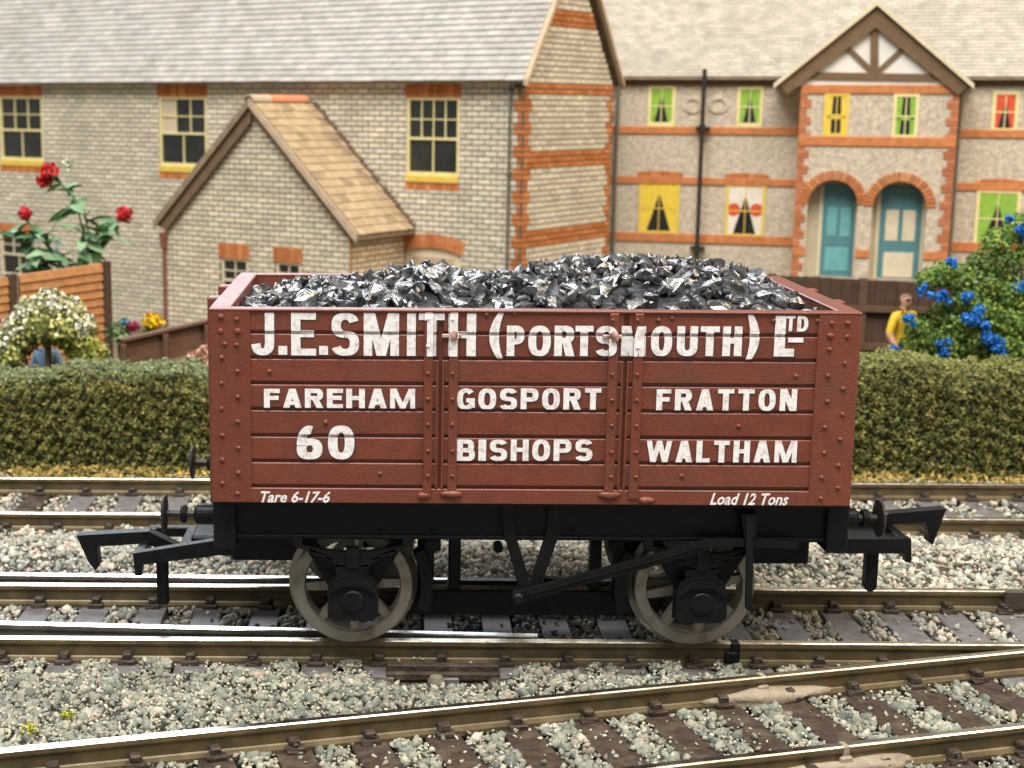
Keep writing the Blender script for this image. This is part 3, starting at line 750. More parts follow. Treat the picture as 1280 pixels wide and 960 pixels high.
def axle_gear(dx):
    for far in (False, True):
        def pr(name, pts, y0, y1):
            if far: y0, y1 = WB - y1, WB - y0
            return pxprism(name, pts, 3, y0, y1, None, dx)
        pr('axle_guard', [(376, 677), (393, 677), (423, 716), (459, 716), (490, 677), (508, 677), (472, 735), (472, 772), (410, 772), (410, 735)], 3.6, 4.1)
        pr('axle_box', [(410, 735), (414, 722), (426, 714), (456, 714), (468, 722), (473, 735), (473, 766), (466, 772), (417, 772), (410, 766)], 1.9, 3.6)
        pr('axle_box_cover', [(416, 728), (427, 720), (455, 720), (466, 728), (470, 733), (470, 738), (454, 728), (428, 728), (412, 738), (412, 733)], 1.55, 1.95)
        pr('axle_box_cap', [(420, 706), (460, 706), (460, 716), (420, 716)], 2.1, 3.5)
        pr('spring_buckle', [(433, 683), (449, 683), (449, 707), (433, 707)], 1.9, 3.2)
        for (xa, za, sag) in ((370, 676, 12), (388, 683, 11), (408, 692, 8)):
            top = []; n = 12
            for i in range(n + 1):
                t = -1 + 2 * i / n; top.append((441 + t * (441 - xa), za + sag * (1 - t * t)))
            pr('spring_leaf', top + [(a, c + 5) for a, c in top[::-1]], 2.1, 3.1)
        p = at(441, 752, 1.9); b_ = MB()
        b_.lathe([(0, 0), (1.1, 0), (1.25, .12), (1.25, .6)], (0, 0, 0), 'Y', 20)
        put('axle_box_lid', b_, K_, wag, (p[0] + dx, 1.65 if not far else WB - 1.65, p[2]), rot=None if not far else (0, 0, math.pi))
        for q in (373, 509):
            pr('spring_hanger', [(q - 6, 668), (q + 6, 668), (q + 5, 681), (q - 5, 681)], 2.2, 3.2)
axle_gear(0.0); axle_gear(DXW)
# brake blocks beside the wheels
for s, wx in ((1, WHX[0]), (-1, WHX[1])):
    arc = [(wx + s * (WR + .9 + e) * math.cos(a), WZ + (WR + .9 + e) * math.sin(a)) for e, rng_ in ((0, (-.35, .5)), (1.3, (.5, -.35))) for a in np.linspace(rng_[0], rng_[1], 8)]
    b = MB(); b.prism(arc, 5.4, 7.6); put('brake_block', b, K_, wag)
    b = MB(); b.box(wx + s * (WR + 1.3), wx + s * (WR + 2.3), 6.0, 7.0, WZ, ZBOT - .3, .15); put('brake_hanger', b, K_, wag)
    b = MB(); b.box(wx + s * (WR + 1.2), wx + s * (WR + 3.0), 4.9, 6.1, WZ + 4.1, WZ + 5.6, .2); put('brake_lug', b, K_, wag)
# V hangers and lever
for far in (False, True):
    y0, y1 = (1.9, 2.5) if not far else (WB - 8.0, WB - 7.3)
    pxprism('brake_hanger_vee', [(626, 629), (642, 629), (643, 663), (666, 738), (669, 752), (652, 755), (650, 742), (630, 668)], 2, y0, y1)
    pxprism('brake_hanger_vee', [(684, 629), (700, 629), (699, 668), (680, 722), (670, 752), (656, 752), (664, 722), (684, 663)], 2, y0 + .02, y1 - .02)
lev = [(642, 747, 7), (806, 703, 7), (884, 680, 6.5), (900, 677, 5), (997, 681, 4.5)]
top = [(a, c - h) for a, c, h in lev]; bot = [(a, c + h) for a, c, h in lev][::-1]
lv = pxprism('brake_lever', top + bot, 1.2, .9, 1.5)
pxprism('lever_rib', [(a, c - 1.2) for a, c, h in lev[:3]] + [(a, c + 1.0) for a, c, h in lev[:3]][::-1], 1, .72, .92, lv)
p = at(648, 748, 1); b = MB(); b.lathe([(0, -.3), (.4, -.3), (.6, -.1), (.6, 1.5)], (0, 0, 0), 'Y', 14); put('lever_pivot', b, K_, wag, (p[0], .9, p[2]))
pxprism('lever_guide', [(931, 645), (939, 645), (940, 700), (938, 758), (934, 762), (930, 758), (931, 700)], 1, .35, .7)
pxprism('lever_guide_bracket', [(926, 642), (946, 642), (944, 672), (930, 672)], 1, .7, 2.6)

# buffers
def buffer(xend, xhead, yc, zc, s):
    L_ = abs(xhead - xend); x = xend
    bu = put('buffer', (lambda b_: (b_.lathe([(0, -.6 * s), (1.15, -.6 * s), (1.15, s * L_ * .36), (.85, s * L_ * .42), (0, s * L_ * .42)], (0, 0, 0), 'X', 20), b_.fix())[1])(MB()), K_, wag, (x, yc, zc))
    b_ = MB(); b_.lathe([(0, 0), (.42, 0), (.42, s * L_), (0, s * L_)], (0, 0, 0), 'X', 14); put('buffer_shank', b_.fix(), M['pipe'], bu, (x, yc, zc))
    b_ = MB(); b_.lathe([(0, -.35), (.95, -.3), (1.05, 0), (.95, .3), (0, .35)], (0, 0, 0), 'X', 18); put('buffer_collar', b_.fix(), K_, bu, (x + s * L_ * .63, yc, zc))
    b_ = MB(); b_.lathe([(0, -.3), (1.0, -.25), (2.02, -.12), (2.08, 0), (2.0, .16), (1.0, .34), (0, .4)], (0, 0, 0), 'X', 28); put('buffer_head', b_.fix(), M['pipe'], bu, (x + s * L_, yc, zc), rot=None if s > 0 else (0, 0, math.pi))
ybn, ybf = 4.9, WB - 4.9
pl = at(206, 642, ybn); zbuf = pl[2]; pr_ = at(1099, 645, ybn)
for yc in (ybn, ybf):
    buffer(xh0, pl[0], yc, zbuf, -1); buffer(xh1, pr_[0], yc, zbuf, 1)

# tension-lock couplings
YC = WB / 2; YL = (YC - 5.4, YC + 5.4)
def coupling_left():
    c = put('coupling', (lambda b_: (b_.prism([(p[0], p[2]) for p in (at(97, 667, YC), at(187, 662, YC), at(232, 684, YC), at(262, 684, YC), at(262, 694, YC), at(222, 694, YC), at(184, 677, YC), at(123, 681, YC), at(126, 704, YC), at(121, 711, YC), at(112, 700, YC))], YC - .8, YC + .8), b_.mesh('coupling'))[1])(MB()), K_, wag)
    ya = YL[0]
    b_ = MB(); b_.prism([(p[0], p[2]) for p in (at(167, 690, ya), at(268, 674, ya), at(292, 674, ya), at(292, 690, ya), at(180, 704, ya), at(178, 718, ya), at(170, 718, ya))], ya - .6, ya + .6); put('coupling_arm', b_, K_, c)
    x0 = at(167, 690, ya)[0]; z1 = at(167, 690, ya)[2]
    b_ = MB(); b_.box(x0, x0 + 1.1, YL[0] + .6, YL[1] - .6, z1 - 1.3, z1 - .02, .12); put('coupling_bar', b_, K_, c)
    b_ = MB(); b_.box(x0 + .05, xh0 + 1.0, YL[1] - .6, YL[1] + .6, z1 - 1.2, z1, .12); put('coupling_arm', b_, K_, c)
    b_ = MB(); b_.box(at(228, 680, YC)[0], xh0 + 1.5, YL[0] + .7, YL[1] - .7, z1 - .6, z1 + .15, .15); put('coupling_plate', b_, K_, c)
    b_ = MB(); b_.box(at(243, 664, YC)[0], xh0 + .6, YC - 3.2, YC + 3.2, z1 + .12, z1 + 1.3, .3); put('coupling_block', b_, K_, c)
    y_ = ya + 1.0; p = at(203, 700, y_); q = at(203, 757, y_)
    b_ = MB(); b_.box(p[0] - .68, p[0] + .68, y_ - .5, y_ + .5, q[2] + .2, p[2] + .6, .2); put('coupling_dropper', b_, K_, c)
def coupling_right():
    c = put('coupling', (lambda b_: (b_.prism([(p[0], p[2]) for p in (at(1180, 634, YC), at(1108, 640, YC), at(1094, 650, YC), at(1062, 650, YC), at(1062, 664, YC), at(1104, 664, YC), at(1112, 653, YC), at(1154, 651, YC), at(1159, 670, YC), at(1157, 675, YC), at(1163, 679, YC))], YC - .8, YC + .8), b_.mesh('coupling'))[1])(MB()), K_, wag)
    ya = YL[0]; p = at(1137, 672, ya); x1 = p[0]; z1 = p[2]
    b_ = MB(); b_.prism([(q[0], q[2]) for q in (at(1137, 672, ya), at(1040, 672, ya), at(1040, 690, ya), at(1129, 690, ya), at(1130, 701, ya), at(1137, 701, ya))], ya - .6, ya + .6); put('coupling_arm', b_, K_, c)
    b_ = MB(); b_.box(x1 - 1.1, x1 - .02, YL[0] + .6, YL[1] - .6, z1 - 1.4, z1 - .03, .12); put('coupling_bar', b_, K_, c)
    b_ = MB(); b_.box(xh1 - 1, x1 - .05, YL[1] - .6, YL[1] + .6, z1 - 1.3, z1, .12); put('coupling_arm', b_, K_, c)
    b_ = MB(); b_.box(xh1 - 1.5, at(1085, 690, YC)[0], YL[0] + .7, YL[1] - .7, z1 - .9, z1 - .1, .15); put('coupling_plate', b_, K_, c)
    b_ = MB(); b_.box(xh1 - .6, xh1 + 2.2, YC - 3.2, YC + 3.2, z1 - .1, z1 + 1.4, .3); put('coupling_block', b_, K_, c)
    y_ = ya + 1.0; q = at(1086, 738, y_); p = at(1086, 688, y_)
    b_ = MB(); w_ = .72; pts = [(q[0] - w_, p[2] + .6), (q[0] + w_, p[2] + .6)] + [(q[0] + w_ * math.cos(a), q[2] + w_ + w_ * math.sin(a)) for a in np.linspace(0, -math.pi, 9)]
    b_.prism(pts, y_ - .5, y_ + .5); put('coupling_dropper', b_, K_, c)
coupling_left(); coupling_right()

# ---------------------------------------------------------------- coal load
line = [(305, 377), (325, 366), (360, 352), (420, 348), (470, 341), (500, 331), (535, 326), (570, 335), (610, 340), (650, 337), (690, 322), (740, 319), (800, 317), (860, 321), (900, 326), (950, 337), (990, 354), (1030, 378)]
lp = [at(a, c, YC) for a, c in line]; lx = np.array([p[0] for p in lp]); lz = np.array([p[2] for p in lp])
def coal_z(x, y):
    t = np.interp(x, lx, lz) - .9; k = np.clip(1 - (np.abs(y - YC) / 15.6) ** 2.2, 0, 1)
    e = np.clip(np.minimum(x - (X0 + 2.2), (X1 - 2.2) - x) / 4, 0, 1)
    return 35.9 + (np.maximum(t, 36.2) - 35.9) * k * (.35 + .65 * e)
load = thing('coal_load', 'heaped glossy black coal load filling the open wagon', 'coal', (XC, YC, ZBOT + 1))
gx = np.linspace(X0 + 2.2, X1 - 2.2, 50); gy = np.linspace(1.7, WB - 1.7, 26)
b = MB(); b.add([(x, y, float(coal_z(x, y)) - .7) for y in gy for x in gx], [(j * 50 + i, j * 50 + i + 1, (j + 1) * 50 + i + 1, (j + 1) * 50 + i) for j in range(25) for i in range(49)])
put('coal_bed', b, M['coal'], load)
lumps = []
for i in range(14):
    bm = bmesh.new()
    for k in range(15):
        v = Vector((random.gauss(0, 1), random.gauss(0, 1), random.gauss(0, 1))).normalized() * random.uniform(.85, 1.08)
        bm.verts.new((v.x * 1.3, v.y * .9, v.z * .62))
    r = bmesh.ops.convex_hull(bm, input=bm.verts)
    bmesh.ops.delete(bm, geom=list({e for e in r['geom_interior'] + r['geom_unused'] if isinstance(e, bmesh.types.BMVert)}), context='VERTS')
    bmesh.ops.recalc_face_normals(bm, faces=bm.faces)
    me = bpy.data.meshes.new('coal_lump'); bm.to_mesh(me); bm.free(); me.materials.append(M['coal']); lumps.append(me)
spots = []
for y in np.arange(2.6, WB - 2.2, 2.15):
    for x in np.arange(X0 + 3.0, X1 - 2.6, 2.3): spots.append((x + random.uniform(-.8, .8), y + random.uniform(-.7, .7)))
spots.sort(key=lambda p: p[1] if p[1] < YC else p[1] + 3)
rest = MB()
for i, (x, y) in enumerate(spots):
    z = float(coal_z(x, y)) - .25; s_ = random.uniform(.8, 1.65); me = random.choice(lumps)
    rot = Euler((random.uniform(-.75, .75), random.uniform(-.75, .75), random.uniform(0, 6.3)))
    if i < 300: put('coal_lump', me, None, load, (x, y, z), rot=rot, scale=(s_, s_, s_ * random.uniform(.8, 1.25)))
    else: rest.add([rot.to_matrix() @ (v.co * s_) + Vector((x, y, z)) for v in me.vertices], [list(f.vertices) for f in me.polygons])
for k in range(420):
    x, y = random.uniform(X0 + 2.8, X1 - 2.8), random.uniform(2.2, WB - 2.2); me = random.choice(lumps); s_ = random.uniform(.25, .6); z = float(coal_z(x, y)) + .45
    rot = Euler((random.uniform(-2, 2), random.uniform(-2, 2), random.uniform(0, 6.3))).to_matrix()
    rest.add([rot @ (v.co * s_) + Vector((x, y, z)) for v in me.vertices], [list(f.vertices) for f in me.polygons])
put('small_coal', rest, M['coal'], load, kind='stuff')

# ================================================================== HOUSES BEHIND
ZG = ZB - .6                      # garden level
class Frame:
    """upright house frame: x along the front, y into the house, z above its ground"""
    def __init__(s, K, deg):
        s.K = np.array([K[0], K[1], ZG]); s.a = math.radians(deg)
        s.ux = np.array([math.cos(s.a), -math.sin(s.a), 0]); s.uy = np.array([math.sin(s.a), math.cos(s.a), 0])
    def loc(s, p): q = p - s.K; return np.array([q @ s.ux, q @ s.uy, q[2]])
    def fr(s, px, py, off=0.0):
        d = ray(px, py); t = ((s.K - CAM) @ s.uy + off) / (d @ s.uy); return s.loc(CAM + t * d)
    def en(s, px, py, off=0.0):
        d = ray(px, py); t = ((s.K - CAM) @ s.ux + off) / (d @ s.ux); return s.loc(CAM + t * d)
def cut(iv, a, c):
    out = []
    for (p, q) in iv:
        if c <= p or a >= q: out.append((p, q)); continue
        if a > p: out.append((p, a))
        if c < q: out.append((c, q))
    return out
CREAM = [(.69, .63, .50), (.65, .595, .47), (.72, .66, .53), (.62, .57, .46), (.67, .615, .49), (.70, .63, .49), (.56, .515, .42)]
ORNG = [(.52, .19, .065), (.46, .155, .05), (.58, .23, .085), (.49, .175, .065)]
BH, BLN, JT = 1.32, 3.55, .30
def courses(z0, z1, spans, holes, bl=BLN, bh=BH):
    """bricks of a wall as (x0, x1, z0, z1) and the mortar strips behind them"""
    bricks, strips = [], []; n = int(round((z1 - z0) / bh))
    for i in range(n):
        za = z0 + i * bh; zb_ = za + bh; zm = (za + zb_) / 2; iv = spans(zm)
        for (hx0, hx1, hz0, hz1) in holes:
            if hz0 < zm < hz1: iv = cut(iv, hx0, hx1)
        for (p, q) in iv:
            strips.append((p, q, za, zb_)); ph_ = (i % 2) * bl / 2
            k = math.floor((p - ph_) / bl); x = k * bl + ph_
            while x < q:
                a, c = max(x + JT / 2, p + JT / 4), min(x + bl - JT / 2, q - JT / 4)
                if c - a > .35: bricks.append((a, c, za + JT / 2, zb_ - JT / 2))
                x += bl
    return bricks, strips
def on_front(y): return lambda mb, br, proud, c=None: mb.box(br[0], br[1], y - proud, y + .05, br[2], br[3], c=c)
def on_end(x): return lambda mb, br, proud, c=None: mb.box(x - .05, x + proud, br[0], br[1], br[2], br[3], c=c)
def vary(c, v=.1): k = random.uniform(1 - v, 1 + v); return (c[0] * k, c[1] * k, c[2] * k)
def brick_part(parent, bricks, place, pal, name='brickwork', material=None, proud=.13, singles=0):
    pr = sorted(bricks, key=lambda b_: 0) if not singles else bricks
    mb = MB()
    for br in pr[singles:]: place(mb, br, proud * random.uniform(.6, 1.2), vary(random.choice(pal)))
    if mb.v: put(name, mb, material or M['brick'], parent, kind='stuff')
    for br in pr[:singles]:
        m1 = MB(); place(m1, br, proud * random.uniform(.6, 1.2), vary(random.choice(pal))); put('brick', m1, material or M['brick'], parent)
def mortar(parent, strips, fn, name='wall'):
    mb = MB()
    for (p, q, za, zb_) in strips: fn(mb, p, q, za, zb_)
    return put(name, mb, M['mortar'], parent)
def fquad(y): return lambda mb, p, q, a, c: mb.add([(p, y, a), (q, y, a), (q, y, c), (p, y, c)], [(0, 1, 2, 3)])
def equad(x): return lambda mb, p, q, a, c: mb.add([(x, p, a), (x, q, a), (x, q, c), (x, p, c)], [(0, 1, 2, 3)])
def sash(parent, x0, x1, z0, z1, y, split, cols_up, rows_up, cols_lo, fmat, blind=None, sill=True):
    """sash window in a front wall at y: frame mesh with each pane its own child"""
    f = MB(); t = .75; zs = z0 + (z1 - z0) * split
    f.box(x0, x0 + t, y - .05, y + .9, z0, z1); f.box(x1 - t, x1, y - .05, y + .9, z0, z1)
    f.box(x0 + t, x1 - t, y - .05, y + .9, z0, z0 + t * 1.1); f.box(x0 + t, x1 - t, y - .04, y + .9, z1 - t, z1); f.box(x0 + t, x1 - t, y - .02, y + .9, zs - .3, zs + .3)
    for k in range(1, cols_up): x = x0 + t + (x1 - x0 - 2 * t) * k / cols_up; f.box(x - .16, x + .16, y + .12, y + .8, zs + .3, z1 - t)
    for k in range(1, rows_up): z = zs + (z1 - t - zs) * k / rows_up; f.box(x0 + t, x1 - t, y + .14, y + .8, z - .14, z + .14)
    for k in range(1, cols_lo): x = x0 + t + (x1 - x0 - 2 * t) * k / cols_lo; f.box(x - .18, x + .18, y + .12, y + .8, z0 + t, zs - .3)
    w_ = put('window', f, fmat, parent)
    def pane(a, c, d, e, m): q = MB(); q.box(a, c, y + .45, y + .6, d, e); put('pane', q, m, w_)
    for k in range(cols_up):
        for j in range(rows_up):
            a = x0 + t + (x1 - x0 - 2 * t) * k / cols_up; c = x0 + t + (x1 - x0 - 2 * t) * (k + 1) / cols_up
            d = zs + (z1 - t - zs) * j / rows_up; e = zs + (z1 - t - zs) * (j + 1) / rows_up
            pane(a, c - .02, d, e - .02, M['blind'] if blind and (k + 1) / cols_up <= blind else M['paneglass'])
    for k in range(cols_lo):
        a = x0 + t + (x1 - x0 - 2 * t) * k / cols_lo; c = x0 + t + (x1 - x0 - 2 * t) * (k + 1) / cols_lo
        pane(a, c - .02, z0 + t, zs - .02, M['paneglass'])
    return w_
def soldier(parent, x0, x1, z0, z1, y, name='lintel', arch=0.0, splay=0.0):
    mb = MB(); n = max(4, int((x1 - x0) / 1.15)); xm = (x0 + x1) / 2
    for k in range(n):
        a, c = x0 + (x1 - x0) * k / n + .06, x0 + (x1 - x0) * (k + 1) / n - .06
        def lift(x): return arch * (1 - ((x - xm) / ((x1 - x0) / 2)) ** 2)
        def sp(x): return x + splay * (x - xm) / ((x1 - x0) / 2)
        mb.prism([(a, z0 + lift(a)), (c, z0 + lift(c)), (sp(c), z1 + lift(c)), (sp(a), z1 + lift(a))], y - .3, y + .3, c=vary(random.choice(ORNG), .12))
    put(name, mb, M['orangeb'], parent)
def slates(parent, x0, x1, y0, z0, pitch, length, w_, ex, pal, material, singles, name='slate', thick=.28, keyf=None):
    cp, sp = math.cos(pitch), math.sin(pitch); rows = int(length / ex); lst = []
    for r in range(rows):
        x = x0 - (r % 2) * w_ / 2
        while x < x1:
            a, c = max(x, x0), min(x + w_, x1)
            if c - a > .4: lst.append((r, a, c))
            x += w_
    if keyf: lst.sort(key=keyf)
    var_ = {}
    def shape(mb, a, c, r, col, abs_=True):
        L_ = ex * 1.45; t = thick; g_ = .05
        pts = []
        for (u, v, h) in ((a + g_, 0, t * .8), (c - g_, 0, t * .8), (c - g_, L_, -.1), (a + g_, L_, -.1), (a + g_, 0, t * 1.8), (c - g_, 0, t * 1.8), (c - g_, L_, .05), (a + g_, L_, .05)):
            s_ = r * ex + v if abs_ else v
            pts.append((u, (y0 if abs_ else 0) + s_ * cp - h * sp, (z0 if abs_ else 0) + s_ * sp + h * cp))
        mb.add(pts, [(3, 2, 1, 0), (4, 5, 6, 7), (0, 1, 5, 4), (1, 2, 6, 5), (2, 3, 7, 6), (3, 0, 4, 7)], c=col)
    full = []
    for k in range(8):
        mb = MB(); shape(mb, 0, w_, 0, vary(random.choice(pal), .03), False); full.append(mb.mesh(name))
    n1 = 0; mb = MB()
    for (r, a, c) in lst:
        if n1 < singles and abs(c - a - w_) < .01:
            put(name, random.choice(full), material, parent, (a, y0 + r * ex * cp, z0 + r * ex * sp + random.uniform(-.05, .06))); n1 += 1
        else: shape(mb, a, c, r, vary(random.choice(pal), .03))
    if mb.v: put(name + '_courses', mb, material, parent, kind='stuff')

# ---------------------------------------------------------------- the near house, set at an angle
KH = at(657, 103, 200); H = Frame(KH, 35)
house = thing('brick_house', 'cream brick house with pale slate roof and yellow sash windows behind the wagon', 'house', (KH[0], KH[1], ZG), -H.a)
zE = H.fr(640, 104)[2]; XL = -215.0; DP = H.en(763, 200)[1]
ap = H.en(720, -58); zA = ap[2]; yA = DP / 2
def hz(py, px=540): return H.fr(px, py)[2]
wins = []
for (a, c, t_, bt, q) in ((2, 52, 117, 206, (3, 2)), (200, 258, 120, 208, (3, 2)), (508, 575, 122, 220, (4, 2))):
    p0 = H.fr(a, bt); p1 = H.fr(c, t_); wins.append((p0[0], p1[0], p0[2], p1[2], q))
zs0, zs1 = 41.5 - ZG, 60.2 - ZG
wins = [(a, c, zs0, zs1, q) for a, c, d, e, q in wins]
lowd = H.fr(505, 326); lowe = H.fr(577, 312)
holes = [(a - .02, c + .02, d - 3.4, e + 3.2) for a, c, d, e, q in wins]
door_h = (H.fr(503, 312)[0], H.fr(577, 312)[0], 0, H.fr(540, 316)[2])
lw = (H.fr(2, 330)[0], H.fr(46, 330)[0], H.fr(20, 345)[2], H.fr(20, 291)[2])
holes += [(door_h[0], door_h[1], 0, door_h[3] + 3.0), (lw[0], lw[1] + .5, lw[2] - 1, lw[3] + 2.6)]
EX0, EX1, EY = -93.2, -33.6, -22.0                  # the gabled outhouse stands here
def quoin_len(z): return 2.9 if int(z / (2 * BH)) % 2 else 1.75
br, st_ = courses(0, zE, lambda z: [(XL, -quoin_len(z) if z > 0 else 0)], holes)
br = [q for q in br if not (EX0 + 1 < q[0] and q[1] < EX1 - 1 and q[2] < 25)]
wl = mortar(house, [(p, (0.1 if q > -4 else q), a, c) for p, q, a, c in st_], fquad(0.0), 'front_wall')
brick_part(wl, br, on_front(0.0), CREAM)
def col_rows(x0f, x1f, z0, z1): 
    out = []; n = int((z1 - z0) / BH)
    for i in range(n):
        za = z0 + i * BH; out.append((x0f(za + BH / 2), x1f(za + BH / 2), za + JT / 2, za + BH - JT / 2))
    return out
q_ = MB(); 
for r_ in col_rows(lambda z: -quoin_len(z) + .05, lambda z: .16, 0, zE): on_front(0.0)(q_, r_, .16, vary(random.choice(ORNG), .12))
for r_ in col_rows(lambda z: -.02, lambda z: quoin_len(z), 0, zE + 1): on_end(0.0)(q_, r_, .15, vary(random.choice(ORNG), .12))
for r_ in col_rows(lambda z: DP - quoin_len(z), lambda z: DP, 0, zE + 1): on_end(0.0)(q_, r_, .15, vary(random.choice(ORNG), .12))
put('quoin', q_, M['orangeb'], house, kind='stuff')
def gable(z):
    if z < zE: return [(quoin_len(z), DP - quoin_len(z))]
    k = (zA - z) / (zA - zE); return [(yA - yA * k, yA + yA * k)]
br, st_ = courses(0, zA - 1, gable, [])
bands = [(H.en(710, b1)[2], H.en(710, b0)[2]) for b0, b1 in ((15, 37), (104, 121), (189, 206), (283, 303))]
we = mortar(house, [(p - 3.2 if a < zE else p, q + 3.2 if a < zE else q, a, c) for p, q, a, c in st_], equad(-.02), 'gable_wall')
isb = lambda q: any(a < (q[2] + q[3]) / 2 < c for a, c in bands)
brick_part(we, [q for q in br if not isb(q)], on_end(0.0), CREAM)
brick_part(we, [q for q in br if isb(q)], on_end(0.0), ORNG, 'brick_band', M['orangeb'], .22)
for (x0, x1, z0, z1, q), bl in zip(wins, (None, .5, None)):
    sash(house, x0, x1, z0, z1, .1, .47, q[0], q[1], 2, M['paleyellow'], bl)
    b = MB(); b.box(x0, x1, -.45, .9, z0 - 1.7, z0 + .02, .1); put('sill', b, M['yellowp'], house)
    soldier(house, x0 - .3, x1 + .3, z0 - 3.5, z0 - 1.72, .1, 'sill_course'); soldier(house, x0 - .5, x1 + .5, z1 - .1, z1 + 3.1, .1, 'lintel')
soldier(house, door_h[0] - .5, door_h[1] + .5, door_h[3] - .3, door_h[3] + 3.0, .1, 'door_arch', 1.6, .8)
b = MB(); b.box(door_h[0], door_h[1], .5, .9, 0, door_h[3] + 1.5); put('door_surround', b, M['cream'], house)
b = MB(); b.box(door_h[0] + 2.4, door_h[1] - 2.4, .2, .5, 0, door_h[3] - 1.0, .1); put('door', b, M['tan'], house)
soldier(house, lw[0] - 1, lw[1] + 2, lw[3] - .3, lw[3] + 2.6, .1, 'lintel')
sash(house, lw[0], lw[1], lw[2], lw[3], .1, .5, 3, 2, 2, M['cream'])
# roof
oh = 2.6; pit = math.atan2(zA + 1.2 - zE, yA); RL = (yA + oh) / math.cos(pit)
zr0 = zE + .45
rf = MB(); rf.add([(XL, -oh, zr0), (.9, -oh, zr0), (.9, yA, zr0 + (yA + oh) * math.tan(pit)), (XL, yA, zr0 + (yA + oh) * math.tan(pit)), (XL, DP + oh, zr0), (.9, DP + oh, zr0)], [(0, 1, 2, 3), (3, 2, 5, 4)])
rf.box(XL, .85, -oh, .02, zr0 - .38, zr0 - .03)
roof = put('roof', rf, M['verge'], house)
SLP = [(.42, .405, .38), (.45, .43, .40), (.405, .39, .37), (.47, .45, .42), (.435, .425, .41), (.38, .365, .34)]
slates(roof, XL, .9, -oh, zr0, pit, RL, 3.7, 1.8, SLP, M['slate'], 300, keyf=lambda q: -(q[1]) + (0 if q[0] < 15 else 400) + q[0] * 2)
for s in (0, 1):
    y0, y1 = (-oh, yA) if not s else (DP + oh, yA); zt = zr0 + (yA + oh) * math.tan(pit)
    b = MB(); vs = []
    for x in (.92, 2.1):
        vs += [(x, y0, zr0 - 1.0), (x, y1, zt - 1.3), (x, y1, zt + .35), (x, y0, zr0 + .35)]
    b.add(vs, [(0, 1, 2, 3), (7, 6, 5, 4), (0, 4, 5, 1), (1, 5, 6, 2), (2, 6, 7, 3), (3, 7, 4, 0)]); put('barge_board', b.fix(), M['tan'], house)
p = H.fr(638, 200); b = MB(); b.tube([(p[0], -.7, 0), (p[0], -.7, zE - .6)], .38, 8); b.box(p[0] - .6, p[0] + .6, -1.1, 0, hz(214) - .5, hz(214) + .5, .1); b.box(p[0] - .55, p[0] + .55, -1.1, 0, zE - 2, zE - 1.2, .1)
put('downpipe', b, M['pipegrey'], house)
p = H.fr(770, 200)
# outhouse
apx = -62.9; zr_ = H.fr(319, 124, EY - 1.6)[2]; ev = H.fr(448, 295, EY - 1.6); evz = ev[2]; evx = ev[0]
sl = (zr_ - evz) / (evx - apx); pin = math.atan(sl)
zgab = zr_ - 2.3
def gspan(z):
    k = (zgab - z) / sl; return [(max(EX0, apx - k), min(EX1, apx + k))]
exw = []
for (a, c, t_, bt) in ((277, 310, 324, 372), (345, 376, 329, 372)):
    p0, p1 = H.fr(a, bt, EY), H.fr(c, t_, EY); exw.append((p0[0], p1[0], p0[2], p1[2]))
br, st_ = courses(0, zgab - .6, gspan, [(a - .1, c + .1, d, e + 3.6) for a, c, d, e in exw])
ow = mortar(house, st_, fquad(EY), 'outhouse_wall')
vis = [q for q in br if q[2] > 9]; hid = [q for q in br if q[2] <= 9]
vis.sort(key=lambda q: -(q[1] - q[0]) + .02 * abs(q[0] + 60))
brick_part(ow, vis + hid, on_front(EY), [(.69, .62, .48), (.65, .58, .44), (.72, .65, .50), (.61, .55, .42)], proud=.16, singles=300)
for (x0, x1, z0, z1) in exw:
    sash(house, x0, x1, z0, z1, EY + .2, .45, 2, 2, 2, M['cream'])
    soldier(house, x0 - .6, x1 + .6, z1 - .1, z1 + 3.6, EY + .1, 'lintel', 0, .25)
br, st_ = courses(0, evz + 1.0, lambda z: [(EY, 0)], [])
osw = mortar(house, st_, equad(EX1 - .02), 'outhouse_side_wall'); brick_part(osw, br, on_end(EX1), [(.66, .56, .39), (.62, .52, .36), (.69, .59, .42)])  # warm light on this side is put into its yellower brick palette
b = MB(); b.box(EX1 - .25, EX1 + .25, EY - .25, EY + .1, 0, evz - .4); put('corner_strip', b, M['fence_o'], house)
evxl = H.fr(191, 277, EY - 1.6); 
ZTOPR = zr_
